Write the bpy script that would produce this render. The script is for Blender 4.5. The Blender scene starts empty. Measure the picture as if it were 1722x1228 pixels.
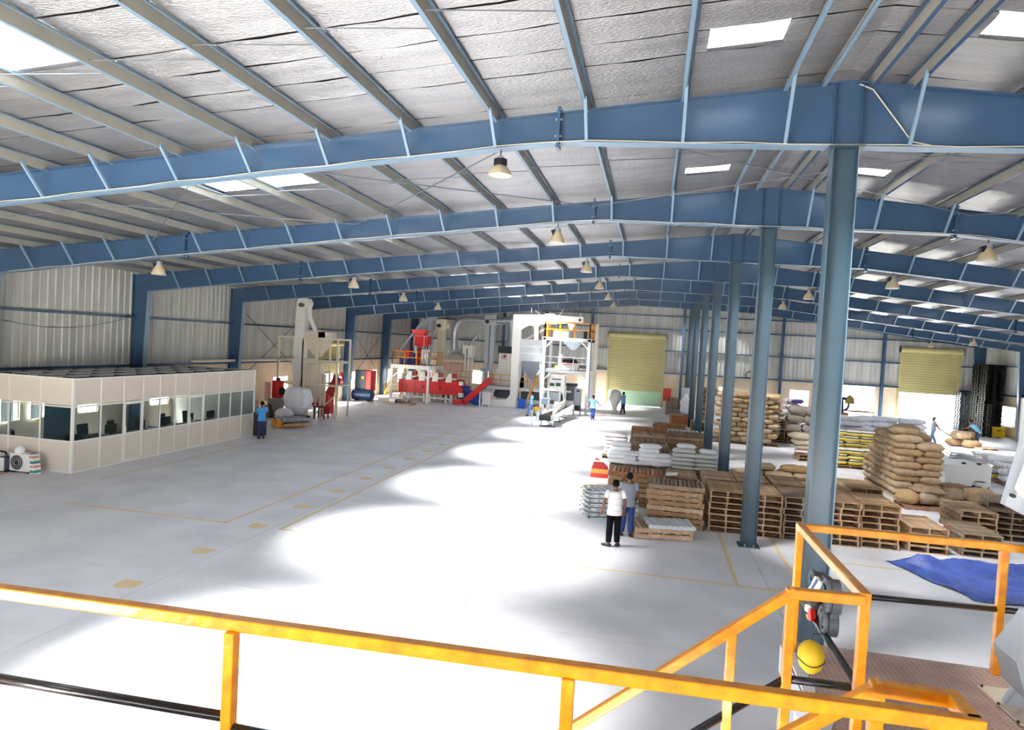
import bpy, math, random
from mathutils import Vector, Matrix, noise
random.seed(7)
R = random.Random(11)
SC = bpy.context.scene
COL = SC.collection
# ------------------------------------------------------------------ camera
FPX, YAW, PITCH, ROLL = 1103.8, .2104, .0334, .0540
CAM = Vector((-2.746, 0, 5.0))
Y1, B = 11.29, 6.865                     # first girder in view, bay length
YF = Y1 + 7*B                            # far gable wall
XL, XR = -25.4, 23.2                     # side walls
SL, SR = .088, .118                      # roof slopes
cyw, syw = math.cos(YAW), math.sin(YAW)
FW = Vector((-syw*math.cos(PITCH), cyw*math.cos(PITCH), -math.sin(PITCH)))
R0 = Vector((cyw, syw, 0)); U0 = R0.cross(FW)
RT = R0*math.cos(ROLL) + U0*math.sin(ROLL)
UP = -R0*math.sin(ROLL) + U0*math.cos(ROLL)
cam = bpy.data.cameras.new('camera'); cam.lens = FPX/1722*36; cam.sensor_width = 36; cam.sensor_fit = 'HORIZONTAL'
cam.clip_end = 500; cam.clip_start = .05
co = bpy.data.objects.new('camera', cam); COL.objects.link(co)
M = Matrix((RT, UP, -FW)).transposed().to_4x4(); M.translation = CAM
co.matrix_world = M; SC.camera = co
# ------------------------------------------------------------------ sky, sun, exposure
W = bpy.data.worlds.new('sky'); SC.world = W; W.use_nodes = True
bg = W.node_tree.nodes['Background']; bg.inputs[0].default_value = (.86, .93, 1, 1); bg.inputs[1].default_value = 2.0
sl = bpy.data.lights.new('sun', 'SUN'); sl.energy = 31; sl.angle = .55; sl.color = (1, .97, .93)
so = bpy.data.objects.new('sun', sl); COL.objects.link(so)
so.rotation_euler = Vector((4.6, 1.9, -8.6)).to_track_quat('-Z', 'Y').to_euler()
vs = SC.view_settings
vs.view_transform = 'Standard'; vs.look = 'None'; vs.gamma = 1; vs.use_curve_mapping = False
vs.exposure = 1.82
SC.cycles.use_denoising = True
SC.cycles.max_bounces = 8; SC.cycles.diffuse_bounces = 5; SC.cycles.glossy_bounces = 3
SC.cycles.transparent_max_bounces = 8; SC.cycles.sample_clamp_indirect = 6

def ray(x, y): return RT*((x-861)/FPX) - UP*((y-614)/FPX) + FW
def at(x, y, ax, v):
    d = ray(x, y); return CAM + d*((v-CAM[ax])/d[ax])
def PY(x, y, Y): return at(x, y, 1, Y)
def PX(x, y, X): return at(x, y, 0, X)
def PZ(x, y, z=0.): return at(x, y, 2, z)
# ------------------------------------------------------------------ materials
def lin(c):
    c = c/255; return c/12.92 if c <= .04045 else ((c+.055)/1.055)**2.4
def rgb(*c): return tuple(lin(v) for v in c)+(1,)
MT = {}
def mat(name, c, rough=.6, metal=0, var=.0, ns=3., nd=0., bump=0., bs=20., c2=None, stretch=None, spec=.5, coat=0):
    """procedural: colour noise between c and c2 (or darker c by nd), per-object variation var, fine bump"""
    m = bpy.data.materials.new(name); m.use_nodes = True; MT[name] = m
    t = m.node_tree; N = t.nodes; L = t.links; b = N['Principled BSDF']
    b.inputs['Roughness'].default_value = rough; b.inputs['Metallic'].default_value = metal
    b.inputs['Specular IOR Level'].default_value = spec; b.inputs['Coat Weight'].default_value = coat
    b.inputs['Base Color'].default_value = rgb(*c)
    tc = N.new('ShaderNodeTexCoord'); mp = N.new('ShaderNodeMapping'); L.new(tc.outputs['Object'], mp.inputs[0])
    if stretch: mp.inputs['Scale'].default_value = stretch
    src = None
    if nd or c2:
        nz = N.new('ShaderNodeTexNoise'); nz.inputs['Scale'].default_value = ns; nz.inputs['Detail'].default_value = 5
        L.new(mp.outputs[0], nz.inputs['Vector'])
        rp = N.new('ShaderNodeValToRGB'); rp.color_ramp.elements[0].position = .32; rp.color_ramp.elements[1].position = .68
        a = rgb(*c); d = rgb(*c2) if c2 else tuple(v*(1-nd) for v in a[:3])+(1,)
        rp.color_ramp.elements[0].color = d; rp.color_ramp.elements[1].color = a
        L.new(nz.outputs[0], rp.inputs[0]); src = rp.outputs[0]
    if var:
        oi = N.new('ShaderNodeObjectInfo'); h = N.new('ShaderNodeHueSaturation'); mr = N.new('ShaderNodeMapRange')
        mr.inputs['To Min'].default_value = 1-var; mr.inputs['To Max'].default_value = 1+var
        L.new(oi.outputs['Random'], mr.inputs[0]); L.new(mr.outputs[0], h.inputs['Value'])
        mr2 = N.new('ShaderNodeMapRange'); mr2.inputs['To Min'].default_value = 1.12; mr2.inputs['To Max'].default_value = .8
        L.new(oi.outputs['Random'], mr2.inputs[0]); L.new(mr2.outputs[0], h.inputs['Saturation'])
        if src: L.new(src, h.inputs['Color'])
        else: h.inputs['Color'].default_value = rgb(*c)
        src = h.outputs[0]
    if src: L.new(src, b.inputs['Base Color'])
    if bump:
        n2 = N.new('ShaderNodeTexNoise'); n2.inputs['Scale'].default_value = bs; n2.inputs['Detail'].default_value = 4
        bp = N.new('ShaderNodeBump'); bp.inputs['Strength'].default_value = bump; bp.inputs['Distance'].default_value = .05
        L.new(mp.outputs[0], n2.inputs['Vector']); L.new(n2.outputs[0], bp.inputs['Height']); L.new(bp.outputs[0], b.inputs['Normal'])
    return m
mat('concrete', (226, 225, 228), .45, ns=.7, c2=(204, 204, 208), bump=.05, bs=2)
mat('apron', (205, 203, 198), .8, ns=.3, nd=.15)
mat('paint_line', (226, 190, 112), .7, ns=9, c2=(206, 200, 184))
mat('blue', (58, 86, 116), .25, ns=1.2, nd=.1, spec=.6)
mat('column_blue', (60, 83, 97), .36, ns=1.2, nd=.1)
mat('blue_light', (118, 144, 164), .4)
mat('purlin_web', (152, 148, 136), .5, ns=2, nd=.15)
mat('foil', (184, 183, 184), .33, metal=.88, ns=1.5, nd=.2, bump=.8, bs=30, stretch=(.5, 2.6, 1))
mat('rod_steel', (120, 124, 130), .4, metal=.3)
mat('roof_dark', (26, 26, 26), .8)
mat('cladding', (196, 196, 190), .5, ns=.8, c2=(170, 168, 160), stretch=(3, 3, .25))
mat('masonry', (236, 218, 192), .85, ns=.7, c2=(222, 198, 166), bump=.1)
mat('shutter', (194, 184, 128), .5, ns=1, nd=.12)
mat('shutter_green', (190, 222, 190), .5)
mat('yellow', (246, 164, 6), .28, ns=14, c2=(226, 132, 5), bump=.08, bs=30, coat=.4)
mat('black_paint', (28, 28, 30), .25, ns=20, nd=.3, bump=.06, bs=40, coat=.4)
mat('chequer', (206, 176, 162), .5, ns=5, c2=(176, 146, 134), metal=.1)
mat('tread', (164, 134, 122), .5, ns=5, c2=(140, 112, 102), metal=.1)  # shade around the raised marks, with wear and dirt, put into a darker colour
mat('white_board', (232, 232, 234), .6, ns=3, nd=.08)
mat('office_panel', (222, 209, 193), .5, ns=.5, nd=.03)
mat('aluminium', (232, 228, 220), .4)
mat('dark', (40, 42, 44), .6, ns=4, nd=.2)
mat('dark_roof', (66, 62, 58), .8, ns=2, nd=.3)
mat('teal', (30, 84, 96), .6)
mat('black', (12, 12, 13), .6, spec=.3)
mat('desk', (120, 100, 84), .5)
mat('blind', (238, 240, 236), .7)
mat('wood', (190, 156, 118), .75, var=.25, ns=3, c2=(154, 120, 86), stretch=(2, 2, 2), bump=.15, bs=30)
mat('wood_grey', (158, 136, 110), .8, var=.25, ns=3, c2=(122, 102, 80), bump=.15, bs=30)
mat('wood_red', (180, 130, 94), .75, var=.25, ns=3, c2=(146, 98, 66), bump=.15, bs=30)
mat('steel_grey', (204, 210, 214), .45, metal=.1, var=.12, ns=4, nd=.1)
mat('jute', (192, 164, 128), .9, var=.1, ns=5, c2=(172, 142, 106), bump=.35, bs=60)
mat('jute_dark', (166, 138, 106), .9, var=.1, ns=5, c2=(140, 112, 82), bump=.35, bs=60)
mat('cream_cloth', (222, 208, 182), .9, var=.08, ns=5, nd=.15, bump=.3, bs=30)
mat('grey_cloth', (172, 160, 146), .9, var=.1, ns=5, nd=.2, bump=.3, bs=40)
mat('sack_white', (248, 248, 250), .6, var=.04, ns=4, nd=.06, bump=.25, bs=25)
mat('sack_greywhite', (214, 215, 208), .6, var=.06, ns=4, nd=.08, bump=.25, bs=25)
mat('sack_lilac', (234, 234, 242), .6, var=.08, ns=4, nd=.1, bump=.25, bs=25)
mat('tarp', (66, 90, 168), .45, ns=3, c2=(50, 70, 138), bump=.5, bs=9)
mat('red', (214, 34, 36), .38, ns=.8, nd=.08)
mat('red_dull', (176, 52, 48), .5, ns=2, nd=.2)
mat('machine_white', (236, 234, 228), .4, ns=1, nd=.03)
mat('machine_cream', (226, 214, 192), .5, ns=2, nd=.06)
mat('galv', (186, 192, 198), .35, metal=.6, ns=3, nd=.15)
mat('grey_paint', (168, 174, 182), .45, ns=2, nd=.06)
mat('dark_grey', (84, 90, 98), .5, ns=2, nd=.1)
mat('dark_blue', (44, 66, 104), .4)
mat('blue_plastic', (34, 92, 204), .45)
mat('royal', (40, 56, 130), .45)
mat('green_dark', (34, 84, 62), .5)
mat('pink', (226, 186, 180), .6)
mat('olive', (150, 140, 60), .6)
mat('plastic_wrap', (240, 240, 244), .22, ns=6, nd=.1, bump=.6, bs=12, coat=.3)
mat('crinkle', (206, 206, 210), .2, metal=.5, ns=26, c2=(70, 72, 80), bump=.8, bs=24)
mat('hazy_plastic', (226, 220, 210), .5, ns=6, nd=.12, bump=.6, bs=10)
mat('reflector', (206, 190, 156), .35, ns=3, nd=.1)
mat('lamp_black', (22, 22, 24), .5)
mat('skin', (120, 78, 56), .55, ns=12, nd=.06)
mat('hair', (10, 9, 9), .8, spec=.15, bump=.4, bs=60)
mat('trouser_black', (13, 13, 16), .9, spec=.15); mat('denim', (44, 66, 128), .85, ns=20, nd=.15); mat('denim_light', (92, 126, 182), .85, ns=20, nd=.15)
mat('navy', (46, 54, 84), .85); mat('shirt_blue', (70, 150, 214), .85, ns=5, nd=.06); mat('shirt_sky', (130, 196, 230), .85, ns=5, nd=.06)
mat('shirt_grey', (140, 146, 158), .85, ns=5, nd=.06); mat('shirt_work', (116, 146, 200), .85); mat('shoe', (36, 28, 26), .5)
mat('dark_red', (120, 30, 26), .5); mat('leaf', (96, 150, 70), .7, var=.2); mat('lemon', (236, 196, 30), .5, ns=8, nd=.1)
mat('gold', (214, 160, 60), .5); mat('concrete_dark', (150, 150, 150), .8); mat('paper', (240, 238, 230), .8)
mat('rust_box', (176, 110, 66), .8, ns=3, nd=.2); mat('carton', (196, 160, 116), .85)
def stripes(name, cols, axis, freq, rough=.65, base='Object'):
    m = bpy.data.materials.new(name); m.use_nodes = True; MT[name] = m
    t = m.node_tree; N = t.nodes; L = t.links; b = N['Principled BSDF']; b.inputs['Roughness'].default_value = rough
    tc = N.new('ShaderNodeTexCoord'); sp = N.new('ShaderNodeSeparateXYZ'); L.new(tc.outputs[base], sp.inputs[0])
    mu = N.new('ShaderNodeMath'); mu.operation = 'MULTIPLY_ADD'; mu.inputs[1].default_value = freq; mu.inputs[2].default_value = .5
    L.new(sp.outputs[axis], mu.inputs[0]); fr = N.new('ShaderNodeMath'); fr.operation = 'FRACT'; L.new(mu.outputs[0], fr.inputs[0])
    rp = N.new('ShaderNodeValToRGB'); rp.color_ramp.interpolation = 'CONSTANT'
    e = rp.color_ramp.elements
    while len(e) < len(cols): e.new(.5)
    for el, (p, c) in zip(e, cols): el.position = p; el.color = rgb(*c)
    L.new(fr.outputs[0], rp.inputs[0]); L.new(rp.outputs[0], b.inputs['Base Color'])
    return m
stripes('sack_purple', [(0, (226, 216, 216)), (.3, (92, 74, 140)), (.55, (232, 224, 222)), (.8, (196, 170, 170))], 1, 3.3)
stripes('sack_pink', [(0, (240, 228, 226)), (.35, (206, 120, 150)), (.5, (242, 232, 230)), (.75, (220, 170, 180))], 1, 5.)
stripes('sack_yellow', [(0, (44, 46, 52)), (.14, (234, 226, 214)), (.5, (240, 208, 40)), (.8, (238, 226, 140))], 2, 2.9)
stripes('sack_print', [(0, (240, 236, 236)), (.3, (226, 196, 190)), (.36, (242, 240, 240)), (.7, (180, 190, 214)), (.76, (240, 238, 238))], 0, 2.6)
stripes('shirt_stripe', [(0, (236, 230, 226)), (.5, (196, 200, 208)), (.62, (238, 232, 228)), (.82, (206, 186, 176)), (.86, (238, 232, 228))], 2, 6.5)
stripes('bag_red', [(0, (168, 40, 36)), (.4, (226, 220, 214)), (.5, (196, 60, 40)), (.75, (228, 150, 70))], 2, 1.7)
stripes('bag_news', [(0, (228, 226, 220)), (.3, (214, 120, 100)), (.5, (232, 232, 228)), (.7, (70, 140, 130))], 2, 3.5)
def glassy(name, tint, tr, rough=.05, dif=(235, 238, 240)):
    m = bpy.data.materials.new(name); m.use_nodes = True; MT[name] = m
    t = m.node_tree; N = t.nodes; L = t.links; b = N['Principled BSDF']; b.inputs['Roughness'].default_value = rough
    b.inputs['Base Color'].default_value = rgb(*dif)
    tp = N.new('ShaderNodeBsdfTransparent'); tp.inputs[0].default_value = rgb(*tint); mx = N.new('ShaderNodeMixShader')
    mx.inputs[0].default_value = 1-tr; L.new(tp.outputs[0], mx.inputs[1]); L.new(b.outputs[0], mx.inputs[2])
    L.new(mx.outputs[0], N['Material Output'].inputs[0]); return m
glassy('glass', (225, 235, 238), .86, .04, (60, 70, 76))
glassy('window_glass', (245, 248, 250), .9, .05)
glassy('skylight', (250, 252, 255), .85, .6)
glassy('lamp_glass', (250, 250, 245), .5, .3)
# ------------------------------------------------------------------ mesh helpers
class MB:
    def __init__(s): s.v = []; s.f = []; s.mi = []; s.m = 0
    def add(s, vs, fs):
        n = len(s.v); s.v += [tuple(v) for v in vs]; s.f += [tuple(i+n for i in f) for f in fs]; s.mi += [s.m]*len(fs); return s
    def box(s, x0, x1, y0, y1, z0, z1):
        return s.add([(x, y, z) for z in (z0, z1) for x, y in ((x0, y0), (x1, y0), (x1, y1), (x0, y1))],
                     [(3, 2, 1, 0), (4, 5, 6, 7), (0, 1, 5, 4), (1, 2, 6, 5), (2, 3, 7, 6), (3, 0, 4, 7)])
    def bar(s, p, q, w, h=None, up=(0, 0, 1)):
        p, q = Vector(p), Vector(q); h = h or w; d = (q-p).normalized(); a = d.cross(Vector(up))
        if a.length < 1e-3: a = d.cross(Vector((0, 1, 0)))
        a.normalize(); b = a.cross(d); a *= w/2; b *= h/2
        return s.add([p-a-b, p+a-b, p+a+b, p-a+b, q-a-b, q+a-b, q+a+b, q-a+b],
                     [(3, 2, 1, 0), (4, 5, 6, 7), (0, 1, 5, 4), (1, 2, 6, 5), (2, 3, 7, 6), (3, 0, 4, 7)])
    def tube(s, pts, r, n=8, ry=None, side=None, cap=True):
        """loft of ellipses along pts; r may be a list (or list of (rx, ry))"""
        pts = [Vector(p) for p in pts]; k = len(pts); vs = []; fs = []
        ref = Vector(side) if side else None
        for i, p in enumerate(pts):
            d = (pts[min(i+1, k-1)]-pts[max(i-1, 0)]).normalized()
            if ref is None:
                ref = d.cross(Vector((0, 0, 1)))
                if ref.length < .05: ref = Vector((1, 0, 0))
            a = (ref-d*ref.dot(d))
            if a.length < 1e-4: a = d.orthogonal()
            a.normalize(); b = d.cross(a)
            if not side: ref = a
            rr = r[i] if isinstance(r, (list, tuple)) else r
            rx, ryy = rr if isinstance(rr, (list, tuple)) else (rr, ry or rr)
            for j in range(n):
                t = 2*math.pi*j/n; vs.append(p+a*(rx*math.cos(t))+b*(ryy*math.sin(t)))
        for i in range(k-1):
            for j in range(n): fs.append((i*n+j, i*n+(j+1) % n, (i+1)*n+(j+1) % n, (i+1)*n+j))
        if cap: fs += [tuple(range(n))[::-1], tuple((k-1)*n+j for j in range(n))]
        return s.add(vs, fs)
    def cyl(s, c, r, h, n=14, axis=2):
        c = Vector(c); d = Vector((0, 0, 0)); d[axis] = h; return s.tube([c, c+d], r, n)
    def lathe(s, prof, c=(0, 0, 0), n=16):
        vs = []; fs = []
        for r, z in prof:
            for j in range(n):
                t = 2*math.pi*j/n; vs.append((c[0]+r*math.cos(t), c[1]+r*math.sin(t), c[2]+z))
        for i in range(len(prof)-1):
            for j in range(n): fs.append((i*n+j, i*n+(j+1) % n, (i+1)*n+(j+1) % n, (i+1)*n+j))
        return s.add(vs, fs)
    def prism(s, pts, d):
        """polygon pts (3-D, planar) extruded by vector d"""
        pts = [Vector(p) for p in pts]; n = len(pts); d = Vector(d)
        return s.add(pts+[p+d for p in pts], [tuple(range(n))[::-1], tuple(range(n, 2*n))]+[(i, (i+1) % n, (i+1) % n+n, i+n) for i in range(n)])
    def ell(s, c, r, n=12, k=8):
        vs = [(c[0], c[1], c[2]-r[2])]; fs = []
        for i in range(1, k):
            a = -math.pi/2+math.pi*i/k
            for j in range(n):
                t = 2*math.pi*j/n; vs.append((c[0]+r[0]*math.cos(a)*math.cos(t), c[1]+r[1]*math.cos(a)*math.sin(t), c[2]+r[2]*math.sin(a)))
        vs.append((c[0], c[1], c[2]+r[2]))
        for j in range(n): fs.append((0, 1+(j+1) % n, 1+j)); fs.append((len(vs)-1, 1+(k-2)*n+j, 1+(k-2)*n+(j+1) % n))
        for i in range(k-2):
            for j in range(n): fs.append((1+i*n+j, 1+i*n+(j+1) % n, 1+(i+1)*n+(j+1) % n, 1+(i+1)*n+j))
        return s.add(vs, fs)
    def mesh(s, name, mats, smooth=False):
        me = bpy.data.meshes.new(name); me.from_pydata(s.v, [], s.f)
        for m in ([mats] if isinstance(mats, str) else mats): me.materials.append(MT[m])
        if s.m: me.polygons.foreach_set('material_index', s.mi)
        if smooth:
            me.polygons.foreach_set('use_smooth', [True]*len(me.polygons))
            if smooth != 'all':
                try: me.set_sharp_from_angle(angle=math.radians(42))
                except Exception: pass
        me.update(); return me
    def ob(s, name, mats, parent=None, smooth=False, **k): return put(name, s.mesh(name, mats, smooth), parent, **k)
def put(name, me, parent=None, loc=None, rz=0, rot=None, label=None, cat=None, group=None, kind=None, w=False):
    o = bpy.data.objects.new(name, me); COL.objects.link(o)
    if parent:
        o.parent = parent
        if w: o.matrix_parent_inverse = Matrix.Translation(-Vector(parent.location))   # part built in world coordinates
    if loc is not None: o.location = loc
    if rot: o.rotation_euler = rot
    elif rz: o.rotation_euler = (0, 0, rz)
    return tag(o, label, cat, group, kind)
def tag(o, label=None, cat=None, group=None, kind=None):
    for k, v in (('label', label), ('category', cat), ('group', group), ('kind', kind)):
        if v: o[k] = v
    return o
def thing(name, loc, label, cat, group=None, rz=0, kind=None): return put(name, None, None, loc, rz, None, label, cat, group, kind)
def copy_tree(o, parent=None):
    c = o.copy(); COL.objects.link(c); c.parent = parent
    for ch in list(o.children): copy_tree(ch, c)
    return c
def BX(*a): return MB().box(*a)
ORD = ['first', 'second', 'third', 'fourth', 'fifth', 'sixth', 'seventh', 'eighth', 'ninth', 'tenth', 'eleventh', 'twelfth', 'thirteenth', 'fourteenth', 'fifteenth']
def ordw(n):
    if n <= 15: return ORD[n-1]
    t = {16: 'sixteenth', 17: 'seventeenth', 18: 'eighteenth', 19: 'nineteenth', 20: 'twentieth', 30: 'thirtieth'}
    return t[n] if n in t else ('twenty-' if n < 30 else 'thirty-')+ORD[n % 10-1]
def rf(x): return 9.57-(SL*-x if x < 0 else SR*x)      # underside of the roof
def bt(x): return rf(x)-.2                               # top of girders

# ================================================================== SETTING
YN = Y1-2*B                                               # near, open end of the hall
fl = put('floor', None, kind='structure', label='pale grey power-trowelled concrete floor of the hall')
BX(XL, XR, YN, YF, -.3, -.02).ob('floor_base', 'concrete_dark', fl)
xs = [XL, -18.6, -11.9, -5.95, 0, 6.2, 12.4, 18.2, XR]
for i in range(9):
    for j in range(8):
        g = .006
        BX(xs[j]+g, xs[j+1]-g, YN+i*B+g, YN+(i+1)*B-g, -.02, 0).ob('floor_slab', 'concrete', fl)
BX(-160, 160, YF, 220, -.3, -.02).ob('ground', 'apron', kind='structure', label='sunlit pale ground outside the far wall')
BX(-160, XL, -60, YF, -.3, -.02).ob('ground', 'apron', kind='structure', label='sunlit pale ground outside the left wall')
BX(XR, 160, -60, YF, -.3, -.02).ob('ground', 'apron', kind='structure', label='sunlit pale ground outside the right wall')
BX(XL, XR, -60, YN, -.3, -.02).ob('ground', 'apron', kind='structure', label='sunlit pale ground before the open near end')
def floor_line(a, b, w, lab):
    MB().bar((a[0], a[1], .002), (b[0], b[1], .002), w, .004).ob('floor_line', 'paint_line', kind='structure', label=lab)
for a, b, lab in [((-18.2, 14.85), (-13.16, 14.85), 'yellow line across the aisle near the office cabin'), ((-13.2, 14.8), (-13.2, 47), 'left yellow line of the marked aisle'),
                  ((-11.65, 14.85), (.75, 14.85), 'yellow line crossing the main floor to the columns'), ((-11.65, 14.8), (-11.65, 49), 'right yellow line of the marked aisle'),
                  ((-.66, 14.85), (-.66, 50), 'yellow line left of the column row'), ((.72, 14.85), (.72, 50), 'yellow line right of the column row'),
                  ((-19.6, 17.5), (-19.6, 30), 'faint yellow line beside the office cabin'), ((1.2, 17.5), (9, 17.5), 'faint yellow line before the front pallet stacks')]:
    floor_line(a, b, .09, lab)
for i in range(16):
    y = 10.64+2.13*i; p = []
    for k in range(12):
        t = 2*math.pi*k/12; q = max(abs(math.cos(t)), abs(math.sin(t))); e = R.uniform(.88, 1.05)
        p.append((-12.29+.24*math.cos(t)/q*e, y+.2*math.sin(t)/q*e, 0))
    MB().prism(p, (0, 0, .004)).ob('floor_marking', 'paint_line', kind='structure', label='worn yellow square dash in the middle of the marked aisle')
# ---- walls
def wall_run(parent, axis, c, th, a0, a1, z0, z1, holes, m, name='masonry'):
    """wall slab along axis (0 = x, 1 = y) at coordinate c, with rectangular holes (a, b, za, zb)"""
    hs = sorted(holes); cur = a0
    def bx(a, b, za, zb):
        if b-a < 1e-3 or zb-za < 1e-3: return
        (BX(a, b, c, c+th, za, zb) if axis == 0 else BX(c, c+th, a, b, za, zb)).ob(name, m, parent)
    for a, b, za, zb in hs:
        bx(cur, a, z0, z1); bx(a, b, z0, za); bx(a, b, zb, z1); cur = b
    bx(cur, a1, z0, z1)
def clad(w, h0, h1, d=.035):
    """ribbed sheet: width w, local x 0..w, height h0 at x=0 to h1 at x=w, ribs towards -y"""
    prof = []; n = 3
    for i in range(n):
        a = w*i/n; s = w/n
        prof += [(a, 0), (a+s*.68, 0), (a+s*.76, -d), (a+s*.92, -d)]
    prof.append((w, 0)); m = MB(); vs = []
    for x, y in prof: vs += [(x, y, 0), (x, y, h0+(h1-h0)*x/w)]
    return m.add(vs, [(2*i, 2*i+2, 2*i+3, 2*i+1) for i in range(len(prof)-1)])
HM = 3.04
wl = put('wall_left', None, kind='structure', label='long left wall, cream masonry below ribbed grey sheets')
wr = put('wall_right', None, kind='structure', label='long right wall, cream masonry below ribbed grey sheets')
wf = put('wall_far', None, kind='structure', label='far gable wall, cream masonry below ribbed grey sheets')
wf_win = [(.2, 1.05, 1.3, 2.2), (2.95, 3.75, 1.3, 2.2), (8.75, 10.35, .95, 2.35), (-19.2, -17.55, 1.0, 2.3), (-12.2, -11.2, 1.1, 2.2), (-9.3, -8.6, 1.2, 2.2)]
wl_win = [(18.3, 19.8, 1.2, 2.3), (20.1, 21.3, 1.2, 2.3), (22.3, 23.3, 1.2, 2.3), (26.2, 27.4, 1.2, 2.3), (30.8, 31.8, 1.05, 2.1), (36.3, 37.9, 1.0, 2.15), (46.65, 48.25, .8, 2.15), (50.05, 51.75, .8, 2.15), (53.5, 54.8, .9, 2.15), (56.4, 57.8, .9, 2.15)]
wr_win = [(36.5, 38, .9, 2.2), (43, 44.5, .9, 2.2), (48, 49.5, .9, 2.2), (54.2, 58.3, .75, 2.3)]
LD = (41.35, 44.5, 4.35); D1 = (-6.55, -1.85, 6.3); D2 = (17.15, 21.4, 6.25); OP = (10.95, 15.3, 2.98)
wall_run(wl, 1, XL-.2, .2, YN, YF, 0, HM, wl_win+[(LD[0], LD[1], 0, HM)], 'masonry')
wall_run(wr, 1, XR, .2, YN, YF, 0, HM, wr_win, 'masonry')
wall_run(wf, 0, YF, .2, XL, XR, 0, HM, wf_win+[(D1[0], D1[1], 0, HM), (D2[0], D2[1], 0, HM), (OP[0], OP[1], 0, OP[2])], 'masonry')
hl = rf(XL); hr = rf(XR); n = int(YF-YN); sc = (YF-YN)/n; pm = clad(sc, hl-HM, hl-HM).mesh('wall_panel', 'cladding')
pr_ = clad(sc, hr-HM, hr-HM).mesh('wall_panel', 'cladding')
for i in range(n):
    y = YN+i*sc
    if y+sc > LD[0] and y < LD[1]:
        put('wall_panel', clad(sc, hl-LD[2], hl-LD[2]).mesh('wall_panel', 'cladding'), wl, (XL, y, LD[2]), math.pi/2)
        a, b = (y, LD[0]) if y < LD[0] else (LD[1], y+sc)
        if b-a > .02 and not (y >= LD[0] and y+sc <= LD[1]): put('wall_panel', clad(b-a, LD[2]-HM, LD[2]-HM).mesh('wall_panel', 'cladding'), wl, (XL, a, HM), math.pi/2)
    else: put('wall_panel', pm, wl, (XL, y, HM), math.pi/2)
    put('wall_panel', pr_, wr, (XR, y+sc, HM), -math.pi/2)
x = XL
while x < XR-.01:
    nx = min(x+1.0, XR)
    for d in (D1, D2):
        for e in d[:2]:
            if x < e-.01 < nx-.02: nx = e
    if x < 0 < nx: nx = 0
    z = HM
    for d in (D1, D2):
        if x >= d[0]-.01 and nx <= d[1]+.01: z = d[2]
    put('wall_panel', clad(nx-x, rf(x)-z, rf(nx)-z).mesh('wall_panel', 'cladding'), wf, (x, YF, z)); x = nx
for z in (3.06, 5.2): BX(XL+.04, XL+.2, YN, YF, z, z+.09).ob('girt', 'blue', wl); BX(XR-.2, XR-.04, YN, YF, z, z+.09).ob('girt', 'blue', wr)
for z in (3.05, 5.0, 6.88, 8.05):
    for a, b in ([(XL, XR)] if z > 6.4 else [(XL, D1[0]-.1), (D1[1]+.1, D2[0]-.1), (D2[1]+.1, XR)]):
        lim = (9.3-z)/SL; a = max(a, -lim); b = min(b, (9.3-z)/SR); BX(a, b, YF-.22, YF-.05, z, z+.1).ob('girt', 'blue', wf)
BX(XL-.1, XL+.06, YN, YF, HM-.01, HM+.02).ob('leak_strip', 'blue', wl); BX(XR-.06, XR+.1, YN, YF, HM-.01, HM+.02).ob('leak_strip', 'blue', wr)  # strips added at the cladding foot to block light leaking past the ribs
for a, b in ((XL, D1[0]-.1), (D1[1]+.1, D2[0]-.1), (D2[1]+.1, XR)): BX(a, b, YF-.06, YF+.1, HM-.01, HM+.02).ob('leak_strip', 'blue', wf)
nw = [0]
def window(axis, c, a, b, za, zb, lab, sgn):
    nw[0] += 1; o = put('window_%d' % nw[0], None, kind='structure', label=lab)
    def bx(m, a0, a1, z0, z1, t=.05, off=0):
        c0, c1 = sorted((c+sgn*(.06+off), c+sgn*(.06+off+t)))
        return m.box(a0, a1, c0, c1, z0, z1) if axis == 0 else m.box(c0, c1, a0, a1, z0, z1)
    m = MB(); f = .05
    bx(m, a, b, za, za+f); bx(m, a, b, zb-f, zb); bx(m, a, a+f, za+f, zb-f); bx(m, b-f, b, za+f, zb-f)
    k = max(1, round((b-a)/.8)); m.ob('window_frame', 'aluminium', o)
    for i in range(k):
        p, q = a+f+(b-a-2*f)*i/k, a+f+(b-a-2*f)*(i+1)/k
        if i: bx(MB(), p-.02, p+.02, za+f, zb-f).ob('mullion', 'aluminium', o)
        bx(MB(), p+.02, q-.02, za+f, zb-f, .008, .02).ob('pane', 'window_glass', o)
for i, w in enumerate(wf_win): window(0, YF, *w, 'aluminium window in the far wall, %s' % ['left of the column row end', 'behind the tall sack stack', 'right of the tall sack stack', 'behind the red machine', 'behind the grey hopper', 'behind the weighing tower'][i], 1)
for i, w in enumerate(wl_win): window(1, XL, *w, 'aluminium window in the left wall, ' + ['first inside the office', 'second inside the office', 'third inside the office', 'fourth inside the office', 'past the office corner', 'behind the elevator tower', 'behind the air compressor', 'left of the yellow steps', 'right of the yellow steps', 'nearest the far corner'][i], -1)
for i, w in enumerate(wr_win): window(1, XR, *w, 'aluminium window in the right wall, %s from the near end' % ORD[i], 1)
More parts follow.
